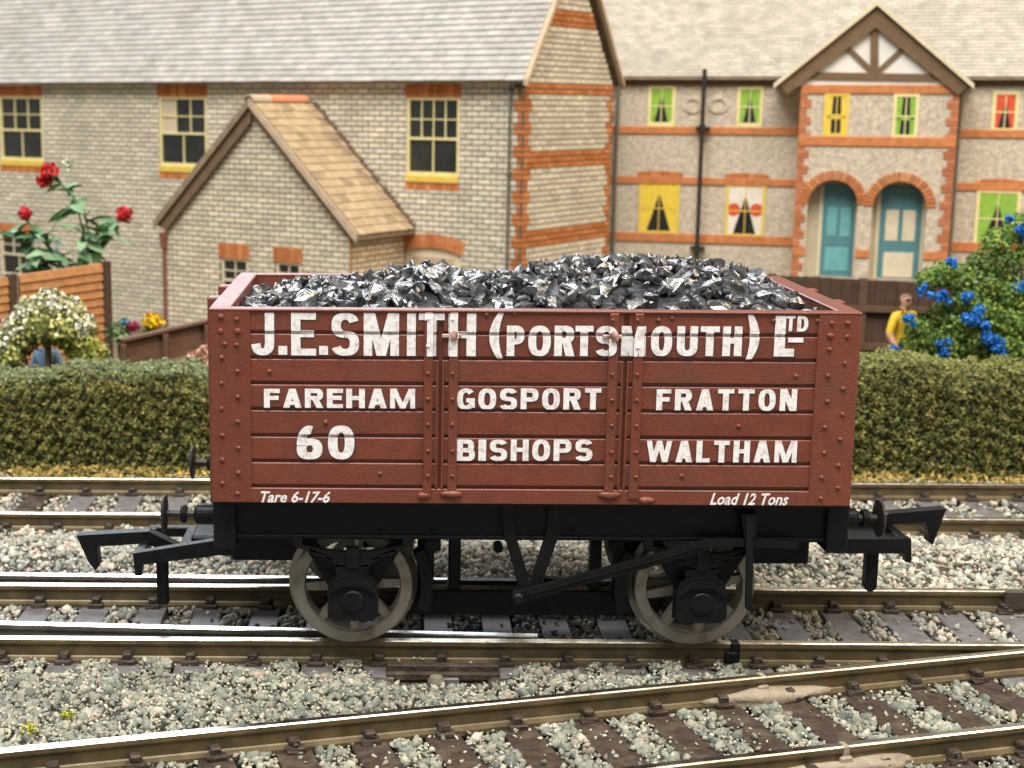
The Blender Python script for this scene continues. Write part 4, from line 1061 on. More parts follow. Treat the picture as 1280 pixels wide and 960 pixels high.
for s in (1, -1):
    xe = evx if s > 0 else 2 * apx - evx
    b = MB(); y0 = EY - 1.6
    pts = [(xe, evz), (apx, ZTOPR), (apx, ZTOPR - 1.0), (xe, evz - 1.0)]
    b.prism(pts, y0, .0); orf = put('outhouse_roof', b, M['verge'], house)
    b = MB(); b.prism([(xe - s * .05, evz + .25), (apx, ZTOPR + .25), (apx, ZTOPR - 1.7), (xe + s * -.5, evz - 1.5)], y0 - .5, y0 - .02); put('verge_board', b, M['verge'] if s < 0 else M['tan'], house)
    b = MB(); b.prism([(xe - s * .9, evz - .9), (apx, ZTOPR - 1.72), (apx, ZTOPR - (5.4 if s < 0 else 3.4)), (xe - s * (4.2 if s < 0 else 2.1), evz - 1.6)], y0 + .3, y0 + .9); put('soffit_shade_board', b, M['soffit'], house)  # brown soffit, deepened so its colour also draws the shadow under the verge
    if s > 0:
        tl = MB(); ex_ = 2.55; Ls = math.hypot(evx - apx, ZTOPR - evz); rows = int(Ls / ex_)
        tv = []
        for k in range(8):
            m1 = MB(); u = Vector((-math.cos(pin), 0, math.sin(pin))); n_ = Vector((math.sin(pin), 0, math.cos(pin))); P0 = Vector((0, 0, 0)); w_ = 3.2
            vs = [P0 + n_ * .25, P0 + n_ * .55, P0 + u * 3.6 + n_ * .05, P0 + u * 3.6 + n_ * .25]
            m1.add([v + Vector((0, .05, 0)) for v in vs] + [v + Vector((0, w_ - .05, 0)) for v in vs], [(0, 1, 3, 2), (4, 6, 7, 5), (1, 5, 7, 3), (0, 4, 5, 1), (2, 3, 7, 6), (0, 2, 6, 4)], c=vary(random.choice([(.34, .25, .155), (.37, .275, .17), (.31, .23, .145), (.40, .30, .19)])))
            tv.append(m1.fix())
            
        for r in range(rows):
            for k in range(8):
                y = y0 + k * 3.2 - (r % 2) * 1.6
                if y < y0 - .1: y = y0
                if y + 3.2 > 0.5: continue
                put('roof_tile', random.choice(tv), M['tile'], orf, (evx - r * ex_ * math.cos(pin) + .15, y, evz + r * ex_ * math.sin(pin) + random.uniform(-.05, .05)))
        for k in range(rows * 2):
            x = evx - (k + .5) * ex_ / 2 * math.cos(pin); z = evz + (k + .5) * ex_ / 2 * math.sin(pin)
            b = MB(); b.box(x - .7, x + .7, -.9, .0, z + .1, z + random.uniform(.9, 1.7), .1); put('flashing', b, M['soffit'], house)
for k in range(3):
    b = MB(); n = 10; r0 = 1.7; y0 = EY - 2.1 + k * 7.4
    prof = [(apx + r0 * math.cos(a), ZTOPR - .5 + r0 * math.sin(a)) for a in np.linspace(math.pi, 0, n)] + [(apx + (r0 - .4) * math.cos(a), ZTOPR - .5 + (r0 - .4) * math.sin(a)) for a in np.linspace(0, math.pi, n)]
    b.prism(prof, y0, y0 + 7.3); put('ridge_tile', b.fix(), M['terracotta'] if k else M['tan'], house)
p = H.fr(207, 300, EY - .3); b = MB(); b.tube([(p[0] - .3, EY - .6, 0), (p[0] - .3, EY - .6, p[2] - 2)], .5, 8); put('downpipe', b, M['pipebrown'], house)
b = MB(); b.prism([(p[0] - 1.4, p[2] + 2), (p[0] + .8, p[2] + 2), (p[0] + .4, p[2] - 2), (p[0] - 1.0, p[2] - 2)], EY - 1.3, EY - .1); put('rainwater_head', b, M['pipebrown'], house)

# ---------------------------------------------------------------- the terrace, farther back
KT = at(775, 200, 245); T = Frame(KT, 17)
ter = thing('terraced_cottages', 'brick terrace with teal doors, twin arches and half timbered gable at the right', 'house', (KT[0], KT[1], ZG), -T.a)
def tz(py, px=880, off=0): return T.fr(px, py, off)[2]
def tx(px, py=200, off=0): return T.fr(px, py, off)[0]
tE = tz(98); TX0, TX1 = -14.0, 175.0
b = MB(); b.box(TX0, TX1, 0, 30, 0, tE); put('wall', b, M['brickfar'], ter)
for (a, c, d) in ((107, 98, .42), (168, 158.5, .35), (231, 222, .35), (304, 293, .35)):
    z0, z1 = tz(a), tz(c)
    b = MB(); b.box(TX0, TX1, -d, .01, z0, z1, .08); put('brick_band', b, M['orange'] if a != 107 else M['soffit'], ter)
BY = -8.0; bx0, bx1 = tx(997, 200, BY), tx(1193, 200, BY); bE = T.fr(1000, 108, BY)[2]
bap = T.fr(1093, 2, BY - 1.2); bxm = (bx0 + bx1) / 2
# bay wall with two arched openings
def archpts(pxa, pxb, pytop, n=12):
    a, c = tx(pxa, 280, BY), tx(pxb, 280, BY); r = (c - a) / 2; zt = T.fr((pxa + pxb) / 2, pytop, BY)[2]; zs = zt - r
    return a, c, zs, [((a + c) / 2 - r * math.cos(t), zs + r * math.sin(t)) for t in np.linspace(0, math.pi, n)]
A1_ = archpts(1008, 1071, 224); A2_ = archpts(1089, 1157, 226)
outl = [(bx0, 0), (A1_[0], 0)] + A1_[3] + [(A1_[1], 0), (A2_[0], 0)] + A2_[3] + [(A2_[1], 0), (bx1, 0), (bx1, bE), (bx0, bE)]
b = MB(); b.prism(outl, BY, BY + 1.2); b.box(bx0, bx0 + .6, BY + 1.2, 0, 0, bE); b.box(bx1 - .6, bx1, BY + 1.2, 0, 0, bE); put('porch_wall', b, M['brickfar'], ter)
b = MB(); b.box(bx0 + .6, bx1 - .6, BY + 4.6, BY + 5.2, 0, bE - 1); put('porch_back_wall', b, M['cream'], ter)
b = MB(); xm_ = (A1_[1] + A2_[0]) / 2; b.box(xm_ - .5, xm_ + .5, BY + 1.2, BY + 4.6, 0, bE - 20); put('porch_partition', b, M['cream'], ter)
for A in (A1_, A2_):
    a, c, zs, pts = A; r = (c - a) / 2; xm = (a + c) / 2; mb = MB(); n = 22
    for k in range(n):
        t0, t1_ = math.pi * k / n + .02, math.pi * (k + 1) / n - .02
        mb.prism([(xm - (r + d) * math.cos(t), zs + (r + d) * math.sin(t)) for d, t in ((-.15, t0), (-.15, t1_), (2.1, t1_), (2.1, t0))], BY - .3 - .002 * k, BY + .3, c=vary(random.choice(ORNG), .1))
    put('brick_arch', mb, M['orangeb'], ter)
for (a, c, px0, px1) in ((117, 106, 999, 1190), (183, 171, 999, 1190)):
    b = MB(); b.box(bx0 + .02, bx1 - .02, BY - .32, BY + .02, T.fr(1095, a, BY)[2], T.fr(1095, c, BY)[2], .08); put('brick_band', b, M['orange'], ter)
zb0, zb1 = T.fr(1080, 322, BY)[2], T.fr(1080, 312, BY)[2]
for (a, c) in ((bx0, A1_[0]), (A1_[1], A2_[0]), (A2_[1], bx1)):
    b = MB(); b.box(a + .03, c - .03, BY - .3, BY + .02, zb0, zb1, .06); put('brick_band', b, M['orange'], ter)
q_ = MB()
for i in range(int(bE / 1.0)):
    l_ = 2.6 if (i // 2) % 2 else 1.6
    for (a, c) in ((bx0 - .12, bx0 + l_), (bx1 - l_, bx1 + .12)): q_.box(a, c, BY - .2, BY + .02, i + .06, i + .94, c=vary(random.choice([(.45, .17, .08), (.50, .20, .10), (.42, .15, .07)])))
    q_.box(bx1 - .02, bx1 + .14, BY, BY + l_, i + .06, i + .94, c=vary(random.choice([(.45, .17, .08), (.50, .20, .10)])))
put('quoin', q_, M['orangeb'], ter, kind='stuff')
def paneled_door(x0, x1, z0, z1, y, body, panel, toplight):
    b_ = MB(); b_.box(x0, x1, y, y + .6, z0, z1, .08); d = put('door', b_, body, ter); w_ = x1 - x0; h_ = z1 - z0
    def pn(a, c, e, f, m): q = MB(); q.box(x0 + a * w_, x0 + c * w_, y - .12, y + .05, z0 + e * h_, z0 + f * h_, .1); put('door_panel', q, m, d)
    pn(.14, .86, .06, .32, panel); pn(.14, .45, .44, .76, panel); pn(.55, .86, .44, .76, panel)
    pn(.14, .44, .82, .93, toplight); pn(.56, .86, .82, .93, toplight)
DY = BY + 4.0
for (pa, pb, pt, pbm, m1, m2) in ((1027, 1068, 231, 345, M['teal'], M['teallight']), (1099, 1151, 233, 353, M['teal'], M['cream'])):
    x0, x1 = tx(pa, 290, DY), tx(pb, 290, DY); z1 = T.fr(pa, pt, DY)[2]
    paneled_door(x0, x1, T.fr(pa, pbm, DY)[2], z1, DY, m1, m2, M['teal'])
    b = MB(); b.box(x0 - .9, x0 - .02, DY - .2, DY + .58, 0, z1 + .8); b.box(x1 + .02, x1 + .9, DY - .2, DY + .58, 0, z1 + .8); put('door_frame', b, M['cream'], ter)
b = MB(); b.box(bx0, bx1, BY - .2, BY + 8, 0, T.fr(1045, 345, DY)[2], .1); put('porch_step', b, M['plaster'], ter)
def curtained(px0, px1, py0, py1, off, fmat, cmat, cmat2=None, spread=.34, bars=True, side=False):
    a = T.fr(px0, py1, off); c = T.fr(px1, py0, off); x0, x1, z0, z1 = a[0], c[0], a[2], c[2]; t = .8; y = off
    f = MB(); f.box(x0, x0 + t, y - .25, y + .05, z0, z1); f.box(x1 - t, x1, y - .25, y + .05, z0, z1); f.box(x0 + t, x1 - t, y - .24, y + .05, z0, z0 + t * 1.4); f.box(x0 + t, x1 - t, y - .24, y + .05, z1 - t, z1)
    if bars: f.box((x0 + x1) / 2 - .12, (x0 + x1) / 2 + .12, y - .20, y - .14, z0 + t, z1 - t); f.box(x0 + t, x1 - t, y - .205, y - .13, (z0 + z1) / 2 - .15, (z0 + z1) / 2 + .15)
    w_ = put('window', f, fmat, ter)
    b_ = MB(); b_.box(x0 + t, x1 - t, y - .05, y + .02, z0 + t, z1 - t); put('pane', b_, M['paneglass'], w_)
    xm = (x0 + x1) / 2; hw = (x1 - x0) / 2 - t
    if py0 > 200: soldier(ter, x0 - .6, x1 + .6, z1 + .05, z1 + 2.2, .05, 'window_arch', .5)
    if side:
        q = MB(); q.box(xm - hw * .45, xm + hw * .5, y - .13, y - .07, z0 + t * 1.6, z0 + (z1 - z0) * .42); put('blind_gap', q, M['paneglass'], w_)
        q = MB(); q.box(x0 + t, x1 - t, y - .12, y - .055, z0 + (z1 - z0) * .42, z0 + (z1 - z0) * .52); put('pelmet', q, cmat, w_)
    for s in (-1, 1):
        if side:
            k = random.uniform(.42, .6)
            b_ = MB(); b_.prism([(xm + s * hw, z0 + t), (xm + s * hw, z1 - t), (xm + s * hw * (k - .1), z1 - t), (xm + s * hw * k, z0 + (z1 - z0) * .5), (xm + s * hw * .55, z0 + t)], y - .12, y - .06); put('curtain', b_.fix(), cmat, w_); continue
        b_ = MB(); b_.prism([(xm + s * hw, z0 + t), (xm + s * hw, z1 - t), (xm + s * .05, z1 - t), (xm + s * .05, z0 + (z1 - z0) * .78), (xm + s * hw * (.5 + spread * .6), z0 + t)], y - .12, y - .06); put('curtain', b_.fix(), cmat, w_)
        if cmat2 is not None:
            b_ = MB(); b_.lathe([(0, -.13), (1.7, -.13), (1.7, -.12)], (xm + s * hw * .68, y, z0 + (z1 - z0) * .52), 'Y', 14); put('curtain_spot', b_, cmat2, w_)
    return w_
curtained(809, 845, 107, 158, 0, M['paleyellow'], M['green']); curtained(920, 955, 108, 159, 0, M['paleyellow'], M['green'])
curtained(797, 851, 227, 293, 0, M['yellowp'], M['yellowc']); curtained(905, 958, 230, 297, 0, M['yellowp'], M['whitec'], M['redc'])
curtained(1028, 1063, 116, 172, BY, M['yellowp'], M['yellowc'], side=True); curtained(1114, 1150, 117, 174, BY, M['paleyellow'], M['green'], side=True)
curtained(1238, 1275, 114, 166, 0, M['paleyellow'], M['redc']); curtained(1216, 1277, 238, 309, 0, M['paleyellow'], M['green'])
# roof of the terrace and of the bay
tp = math.radians(46)
b = MB(); b.add([(TX0, -2, tE + .3), (TX1, -2, tE + .3), (TX1, 32, tE + .3 + 34 * math.tan(tp)), (TX0, 32, tE + .3 + 34 * math.tan(tp))], [(0, 1, 2, 3)]); b.box(TX0, TX1, -2, .02, tE - .3, tE + .25)
trf = put('roof', b, M['verge'], ter)
slates(trf, TX0, TX1, -2, tE + .35, tp, 46, 2.6, 1.25, [(.42, .39, .335), (.45, .415, .36), (.40, .37, .32), (.47, .435, .375)], M['slate'], 0, thick=.14)
vl, vr = T.fr(968, 104, BY - 1.2), T.fr(1217, 106, BY - 1.2); zt = bap[2]; xa = (vl[0] + vr[0]) / 2
zv = (vl[2] + vr[2]) / 2
b = MB(); b.prism([(vl[0], zv), (xa, zt), (vr[0], zv), (vr[0], zv - .8), (xa, zt - .9), (vl[0], zv - .8)], BY - 1.2, 24); bayroof = put('bay_roof', b.fix(), M['slate'], ter)
b = MB(); b.prism([(vl[0] - .1, zv + .1), (xa, zt + .5), (vr[0] + .1, zv + .1), (vr[0] + .1, zv - 1.1), (xa, zt - .9), (vl[0] - .1, zv - 1.1)], BY - 1.9, BY - 1.2); put('verge', b.fix(), M['cream'], ter)
sb = (zt - zv) / (xa - vl[0])
b = MB(); b.prism([(vl[0] + 1.2, zv - .2), (xa, zt - 1.2), (vr[0] - 1.2, zv - .2), (vr[0] - 3.2, zv - 2.6), (xa, zt - 6.0), (vl[0] + 3.2, zv - 2.6)], BY - 1.0, BY - .4); put('barge_board', b.fix(), M['timber'], ter)
zgb = T.fr(1095, 97, BY)[2]
b = MB(); b.prism([(bx0, bE), (bx1, bE), (xa + (zt - bE - 1) / sb * .98, bE + .02), (xa, zt - 1.5), (xa - (zt - bE - 1) / sb * .98, bE + .02)], BY + .1, BY + .5); put('gable_render', b.fix(), M['whitep'], ter)
def beam(p, q, w_, y0=BY - .35, y1=BY + .12):
    P_, Q_ = T.fr(*p, BY), T.fr(*q, BY); a = Vector((P_[0], P_[2])); c = Vector((Q_[0], Q_[2])); d = (c - a).normalized(); n = Vector((-d.y, d.x)) * w_ / 2
    b_ = MB(); b_.prism([tuple(a + n), tuple(c + n), tuple(c - n), tuple(a - n)], y0, y1); put('gable_beam', b_.fix(), M['timber'], ter)
beam((1005, 94), (1180, 97), 1.6); beam((1093, 15), (1093, 92), 1.9, BY - .33); beam((1057, 57), (1091, 90), 1.2, BY - .31); beam((1133, 57), (1097, 90), 1.2, BY - .29)
# pipes
def dpipe(px, py0, py1, y, m, r=.5, brackets=()):
    p0, p1 = T.fr(px, py0, y), T.fr(px, py1, y); b_ = MB(); b_.tube([(p0[0], y, max(p1[2], 0)), (p0[0], y, p0[2])], r, 8)
    for q in brackets: z = T.fr(px, q, y)[2]; b_.box(p0[0] - 1.8, p0[0] + 1.8, y - .3, 0, z - .35, z + .35, .1); b_.lathe([(0, .9), (r + .25, .9), (r + .25, -.9), (0, -.9)], (p0[0], y, z), 'Z', 10)
    put('downpipe', b_, m, ter)
dpipe(881, 86, 420, -2.8, M['pipe'], .55, (160, 311)); dpipe(773, 108, 420, -.9, M['pipegrey'], .5)
dpipe(1203, 108, 420, -.9, M['pipegrey'], .4)
for px in (866, 898):
    p = T.fr(px, 131, 0); b = MB(); n = 24
    prof = [(p[0] + 2.1 * k * math.cos(t) * 1.25, p[2] + 2.1 * k * math.sin(t)) for k, ts in ((1, np.linspace(0, 2 * math.pi, n)), (.62, np.linspace(2 * math.pi, 0, n))) for t in ts]
    b.prism(prof, -.35, .02); put('wall_plaque', b, M['brickfar'], ter)

# ================================================================== GARDENS
def leaves(P, size, C, nrm=None, wid=.55, spread=.9):
    n = len(P); r = rng.normal(size=(n, 3)); r /= np.linalg.norm(r, axis=1, keepdims=True)
    N_ = r if nrm is None else nrm + spread * r
    N_ /= np.linalg.norm(N_, axis=1, keepdims=True) + 1e-9
    t = rng.normal(size=(n, 3)); u = np.cross(N_, t); u /= np.linalg.norm(u, axis=1, keepdims=True) + 1e-9; v = np.cross(N_, u)
    s_ = np.asarray(size).reshape(-1, 1) * np.ones((n, 1))
    V = np.stack([P - v * s_ * .5, P + u * s_ * wid * .5 + N_ * s_ * .12, P + v * s_ * .5, P - u * s_ * wid * .5 + N_ * s_ * .12], 1).reshape(-1, 3)
    return V, np.arange(4 * n).reshape(n, 4), C
def foliage(name, parts, parent, material=None):
    V, Fc, C, k = [], [], [], 0
    for (v, f, c) in parts: V.append(v); Fc.append(f + k); C.append(c); k += len(v)
    return put(name, np_mesh(name, np.concatenate(V), np.concatenate(Fc), np.concatenate(C)), material or M['leaf'], parent)
def pick(pal, n, v=.25): pal = np.array(pal); return pal[rng.integers(0, len(pal), n)] * rng.uniform(1 - v, 1 + v, (n, 1))
def shell(c, r, n, inner=.75, flat=1.0):
    d = rng.normal(size=(n, 3)); d /= np.linalg.norm(d, axis=1, keepdims=True)
    return np.asarray(c) + d * r * rng.uniform(inner, 1.06, (n, 1)) * np.array([1, 1, flat]), d

# ---- hedges
def hedge(label, x0, x1, y0, y1, ztop, pal, toppal, seed):
    t = thing('hedge', label, 'hedge', ((x0 + x1) / 2, (y0 + y1) / 2, ZG), 0, 'clipped hedges behind the back track')
    nseg = 60; zb = ZG - .2
    def bump(x, k): return .7 * np.sin(x * .13 + seed + k) + .45 * np.sin(x * .37 + 2 * seed + k) + .25 * np.sin(x * .9 + k)
    core = MB(); prof = []
    for i in range(nseg + 1):
        x = x0 + (x1 - x0) * i / nseg; z = ztop - 1.2 + bump(x, 0)
        prof.append([(x, y0 + 1.2 + bump(x, 1) * .6, zb), (x, y0 + 1.1 + bump(x, 1) * .6, z - 2), (x, y0 + 3.0, z), (x, y1 - 2, z), (x, y1 - 1, zb)])
    core.add([p for q in prof for p in q], [(5 * i + j, 5 * i + j + 1, 5 * i + j + 6, 5 * i + j + 5) for i in range(nseg) for j in range(4)])
    put('hedge_core', core, M['core'], t)
    A = (x1 - x0); h = ztop - ZG; n1, n2 = int(A * h * 13), int(A * (y1 - y0) * 9)
    x = rng.uniform(x0, x1, n1); z = ZG + h * rng.uniform(0, 1, n1) ** .9; rnd = np.clip((z - (ztop - 2.5)) / 2.5, 0, 1)
    y = y0 + bump(x, 1) * .6 + rng.uniform(-.2, 1.5, n1) + 2.2 * rnd ** 2 + .75 * np.sin(x * 1.25 + z * 1.3 + 2 * np.sin(x * .3)) * np.sin(z * 1.15 - x * .6 + seed) + .4 * np.sin(x * 2.9 - z * 2.1)
    P1 = np.stack([x, y, z + np.minimum(bump(x, 0), 1) * np.clip((z - ZG) / h, 0, 1)], -1)
    C1 = pick(pal, n1, .25) * (1 + .28 * np.sin(x * .55 + seed) * np.sin(z * .8 + x * .2))[:, None]; N1 = np.tile([0, -1.0, .35], (n1, 1))
    x = rng.uniform(x0, x1, n2); y = rng.uniform(y0 + 1.0, y1, n2); z = ztop + bump(x, 0) + .55 * np.sin(x * 1.35 + y * .5 + 2 * np.sin(x * .27)) * np.sin(y * .8 - x * .5) + rng.uniform(-.8, .6, n2) - .9 * (np.abs(y - (y0 + y1) / 2) / ((y1 - y0) / 2)) ** 2
    P2 = np.stack([x, y, z], -1); C2 = pick(toppal, n2, .3); N2 = np.tile([0, -.3, 1.0], (n2, 1))
    foliage('hedge_leaves', [leaves(P1, rng.uniform(.45, .95, n1), C1, N1), leaves(P2, rng.uniform(.45, .9, n2), C2, N2)], t)
HP = [(.145, .150, .040), (.115, .130, .034), (.175, .175, .050), (.088, .105, .030), (.195, .180, .050), (.13, .145, .044), (.24, .185, .052)]
zl, zr2 = at(100, 460, 101)[2], at(1180, 450, 101)[2]
HY0, HY1 = 92.0, 107.0
hedge('olive green clipped hedge left of the wagon, below the white blossoming shrub', -130, 14, HY0, HY1, zl, HP, [(.19, .23, .12), (.15, .19, .08), (.24, .27, .15), (.13, .16, .06)], 1.0)
hedge('olive green clipped hedge right of the wagon, below the blue flowering bush', 14, 190, HY0, HY1, zr2, HP, [(.22, .23, .07), (.17, .19, .06), (.27, .26, .09), (.13, .15, .05)], 3.3)
# ---- dry grass along the hedge foot
n = 9000; x = rng.uniform(-110, 160, n); y = 84.5 + rng.uniform(0, 1, n) ** .8 * 10.5; z = ZB - .6 + rng.uniform(0, 1.1, n) + 1.3 * np.clip((y - 85) / 9, 0, 1)
foliage('dry_grass', [leaves(np.stack([x, y, z], -1), rng.uniform(.6, 1.5, n), pick([(.42, .29, .07), (.36, .25, .07), (.48, .36, .11), (.30, .24, .08), (.20, .19, .05)], n), np.tile([0, -.8, .6], (n, 1)), .4)], None)['kind'] = 'stuff'
bpy.data.objects['dry_grass']['label'] = 'yellow dry grass tufts along the foot of the hedges'
# lichen tufts in the ballast
for (px, py, r) in ((36, 912, 1.1), (84, 893, .6)):
    p = gd(px, py, ZB + 1.2); n = 160; P_, d = shell((p[0], p[1], ZB + 1.2), r, n, .3, .7)
    o = foliage('moss_tuft', [leaves(P_, rng.uniform(.25, .5, n), pick([(.42, .40, .05), (.30, .33, .05), (.5, .46, .1)], n), d)], None)
    o['label'] = 'yellow green moss tuft on the ballast at lower left' if px < 50 else 'tiny yellow green moss speck right of the larger moss tuft'; o['category'] = 'moss'

def bush(name, label, cat, clumps, per, lsize, pal, flowers=None, stems=True, group=None):
    """clumps: (x, y, z, r); flowers: (clump list, per, size, palette)"""
    cs = np.array([c[:3] for c in clumps]); base = (cs[:, 0].mean(), cs[:, 1].mean(), ZG)
    t = thing(name, label, cat, base, 0, group); parts = []
    for (x, y, z, r) in clumps:
        n = int(per * r * r); P_, d = shell((x, y, z), r, n, .55, .9); tint = random.uniform(.65, 1.4)
        parts.append(leaves(P_, rng.uniform(.6, 1.2, n) * lsize, pick(pal, n, .3) * tint, d))
    foliage('crown', parts, t)
    if stems:
        b_ = MB()
        for (x, y, z, r) in clumps[::2]: b_.tube([(base[0] + random.uniform(-1, 1), base[1], ZG), ((base[0] + x) / 2 + random.uniform(-.8, .8), (base[1] + y) / 2, (ZG + z) / 2), (x, y, z)], [.7, .5, .25], 6)
        put('trunk', b_, M['soffit'], t)
    if flowers:
        for (cl, per2, fs, fp) in flowers:
            for (x, y, z, r) in cl:
                n = int(per2 * r * r); P_, d = shell((x, y, z), r, n, .5, .85)
                foliage('blossom', [leaves(P_, rng.uniform(.7, 1.2, n) * fs, pick(fp, n, .15), d, .8)], t, M['petal'])
    return t
def c_at(px, py, Y, r): p = at(px, py, Y); return (p[0], p[1], p[2], r)
# white blossoming shrub
GR = [(.13, .17, .035), (.18, .22, .05), (.09, .13, .03), (.24, .26, .07)]
cl = [c_at(62 + dx, 405 + dy, 114 + dd, r) for dx, dy, dd, r in ((-40, 10, 0, 3.0), (-22, -12, 1, 3.2), (0, -20, 2, 3.4), (22, -14, 1, 3.2), (38, 6, 0, 3.0), (-30, 22, -1, 2.6), (-5, 5, -3, 3.4), (18, 10, -2.5, 3.2), (30, 24, 0, 2.4), (-45, 28, 1, 2.2))]
top_ = [(x, y - .4, z + .6, r * 1.03) for x, y, z, r in cl]
bush('flowering_shrub', 'round shrub thick with white and pale yellow blossom behind the left hedge', 'shrub', cl, 34, 1.3, GR,
     [([top_[i] for i in (0, 1, 2, 3, 4, 9)], 24, .95, [(.74, .72, .66), (.66, .66, .55), (.70, .68, .60)]), (top_, 14, 1.0, [(.55, .52, .16), (.50, .50, .20), (.62, .60, .34)])])
bush('flowering_shrub', 'small lime green shrub at the right foot of the white blossoming shrub', 'shrub', [c_at(106, 432, 112, 2.6), c_at(122, 440, 113, 2.0), c_at(95, 445, 112, 1.8), c_at(112, 450, 112, 2.2)], 40, 1.1, [(.30, .34, .05), (.36, .38, .08), (.22, .27, .05), (.45, .45, .16)])
bush('flowering_shrub', 'white flecked shrub cut off by the left picture edge', 'shrub', [c_at(-4, 432, 111, 2.6), c_at(10, 446, 110, 2.2), c_at(-14, 446, 112, 2.6), c_at(18, 452, 110, 1.8)], 40, 1.1, GR, [([c_at(-4, 428, 110.5, 2.5)], 18, .9, [(.72, .72, .68)]), ([c_at(14, 444, 109.5, 2.0)], 14, .9, [(.55, .52, .16)])])
# blue flowering bush at the right
GB = [(.085, .17, .035), (.14, .24, .045), (.06, .125, .03), (.22, .31, .055), (.11, .21, .06), (.26, .34, .06)]
cl = []
random.seed(21)
for (px, py, r, dd) in ((1150, 410, 2.6, 0), (1168, 428, 2.8, -2), (1140, 432, 2.2, -1), (1175, 395, 2.8, 1), (1195, 412, 3.0, -2), (1190, 438, 3.2, -3), (1160, 352, 2.4, 2), (1178, 345, 2.8, 2), (1200, 350, 3.0, 1), (1205, 378, 3.2, -1),
                        (1225, 330, 3.0, 2), (1232, 360, 3.4, 0), (1228, 395, 3.4, -3), (1222, 428, 3.4, -4), (1248, 300, 2.8, 3), (1262, 330, 3.4, 1), (1262, 368, 3.6, -1), (1258, 405, 3.6, -3), (1256, 438, 3.6, -4), (1275, 285, 3.0, 3), (1290, 315, 3.6, 2), (1295, 360, 3.8, 0), (1292, 405, 3.8, -2), (1290, 440, 3.6, -3), (1142, 450, 1.8, -2), (1330, 350, 5, 1), (1330, 400, 5, 0), (1320, 310, 4, 2)):
    cl.append(c_at(px + random.uniform(-4, 4), py + random.uniform(-3, 3), 117 + dd, r))
BL = [(.015, .15, .52), (.02, .21, .62), (.01, .10, .42), (.05, .27, .68)]
fl = [c_at(px, py, 117 + dd, r) for px, py, r, dd in ((1152, 362, 1.0, -1), (1190, 328, 1.2, -2), (1140, 402, 1.3, -3), (1210, 400, 1.5, -6), (1222, 406, 1.7, -6.5), (1236, 412, 1.4, -6), (1218, 392, 1.2, -6.5), (1240, 430, 1.7, -7), (1252, 436, 1.4, -7), (1118, 442, 1.2, -2), (1172, 368, 1.5, -2), (1213, 372, 1.2, -4), (1180, 432, 1.6, -5), (1262, 272, 1.0, 0), (1275, 290, 1.3, 0), (1272, 352, 1.8, -3), (1184, 376, 1.2, -1))]
fl = [(x + random.uniform(-.9, .9) * r, y - .3 * j, z + random.uniform(-.8, .8) * r, r * random.uniform(.45, .8)) for x, y, z, r in fl for j in range(3)]
bush('flowering_bush', 'tall green bush with bright blue flower clusters at the right edge', 'bush', cl, 85, .85, GB, [(fl, 110, .6, BL)])
bush('garden_plant', 'low dull green clump at the foot of the blue flowering bush by the fence', 'plant', [c_at(1116, 452, 112, 1.6), c_at(1126, 447, 113, 1.5), c_at(1105, 456, 112, 1.2)], 40, .9, [(.14, .19, .10), (.10, .15, .07)], None, False)
# little flowers by the brown fence
bush('garden_flower', 'bright yellow flower head above the tilted brown fence', 'flower', [c_at(186, 415, 134, 1.0)], 30, .9, GB, [([c_at(192, 402, 133, 2.0)], 55, 1.1, [(.80, .55, .01), (.75, .48, .01), (.85, .62, .03)])])
bush('garden_flower', 'crimson and blue flowers left of the bright yellow flower', 'flower', [c_at(148, 415, 130, 2.2), c_at(158, 425, 129, 1.8)], 30, 1.3, [(.18, .26, .12), (.12, .20, .08)], [([c_at(167, 408, 129, 1.1)], 50, .9, [(.30, .02, .06)]), ([c_at(156, 404, 130, 1.1)], 50, .9, [(.10, .22, .32)])])
bush('garden_flower', 'pale pink flowers beneath the tilted brown fence beside the wagon', 'flower', [c_at(250, 452, 116, 1.5), c_at(236, 456, 116, 1.2)], 25, 1.0, GR, [([c_at(241, 445, 115, 1.2), c_at(256, 440, 115, 1.4), c_at(259, 452, 115, 1.2)], 45, .9, [(.62, .34, .27), (.66, .42, .34)])])
# tall red flowered plant
def leaf_mesh(L_, w_):
    b_ = MB(); n = 5; vs, fs = [], []
    for i in range(n + 1):
        t = i / n; ww = w_ * math.sin(math.pi * (.12 + .85 * t)) ** .8 * .5; z = -1.6 * t * t * L_ * .25
        vs += [(-ww, t * L_, z + .12 * L_ * .4), (0, t * L_, z), (ww, t * L_, z + .12 * L_ * .4)]
    for i in range(n):
        for j in (0, 1): fs.append([3 * i + j, 3 * i + j + 1, 3 * i + j + 4, 3 * i + j + 3])
    b_.add(vs, fs, c=(1, 1, 1)); return b_
rp0 = at(88, 335, 158)
red = thing('flowering_plant', 'tall plant with big green leaves and red flowers behind the orange fence', 'plant', (rp0[0], rp0[1], ZG))
stems = [((95, 345), (105, 290), (92, 245), (68, 222)), ((85, 345), (62, 310), (45, 290), (33, 275)), ((115, 345), (128, 310), (140, 285), (152, 270)), ((70, 345), (40, 310), (15, 292), (-8, 290)), ((100, 345), (112, 300), (106, 268), (98, 252))]
lm = [leaf_mesh(L_, w_).mesh('leaf', True) for L_, w_ in ((4.6, 2.2), (5.8, 2.6), (3.8, 1.7), (5.2, 2.0))]
gl = [mat('plant leaf green %d' % i, c, rough=.55, var=.2, vs=.6, spec=.35) for i, c in enumerate(((.11, .23, .10), (.17, .31, .16), (.07, .17, .07), (.22, .36, .20)))]
for m_, g_ in zip(lm, gl): m_.materials.append(g_)
random.seed(5)
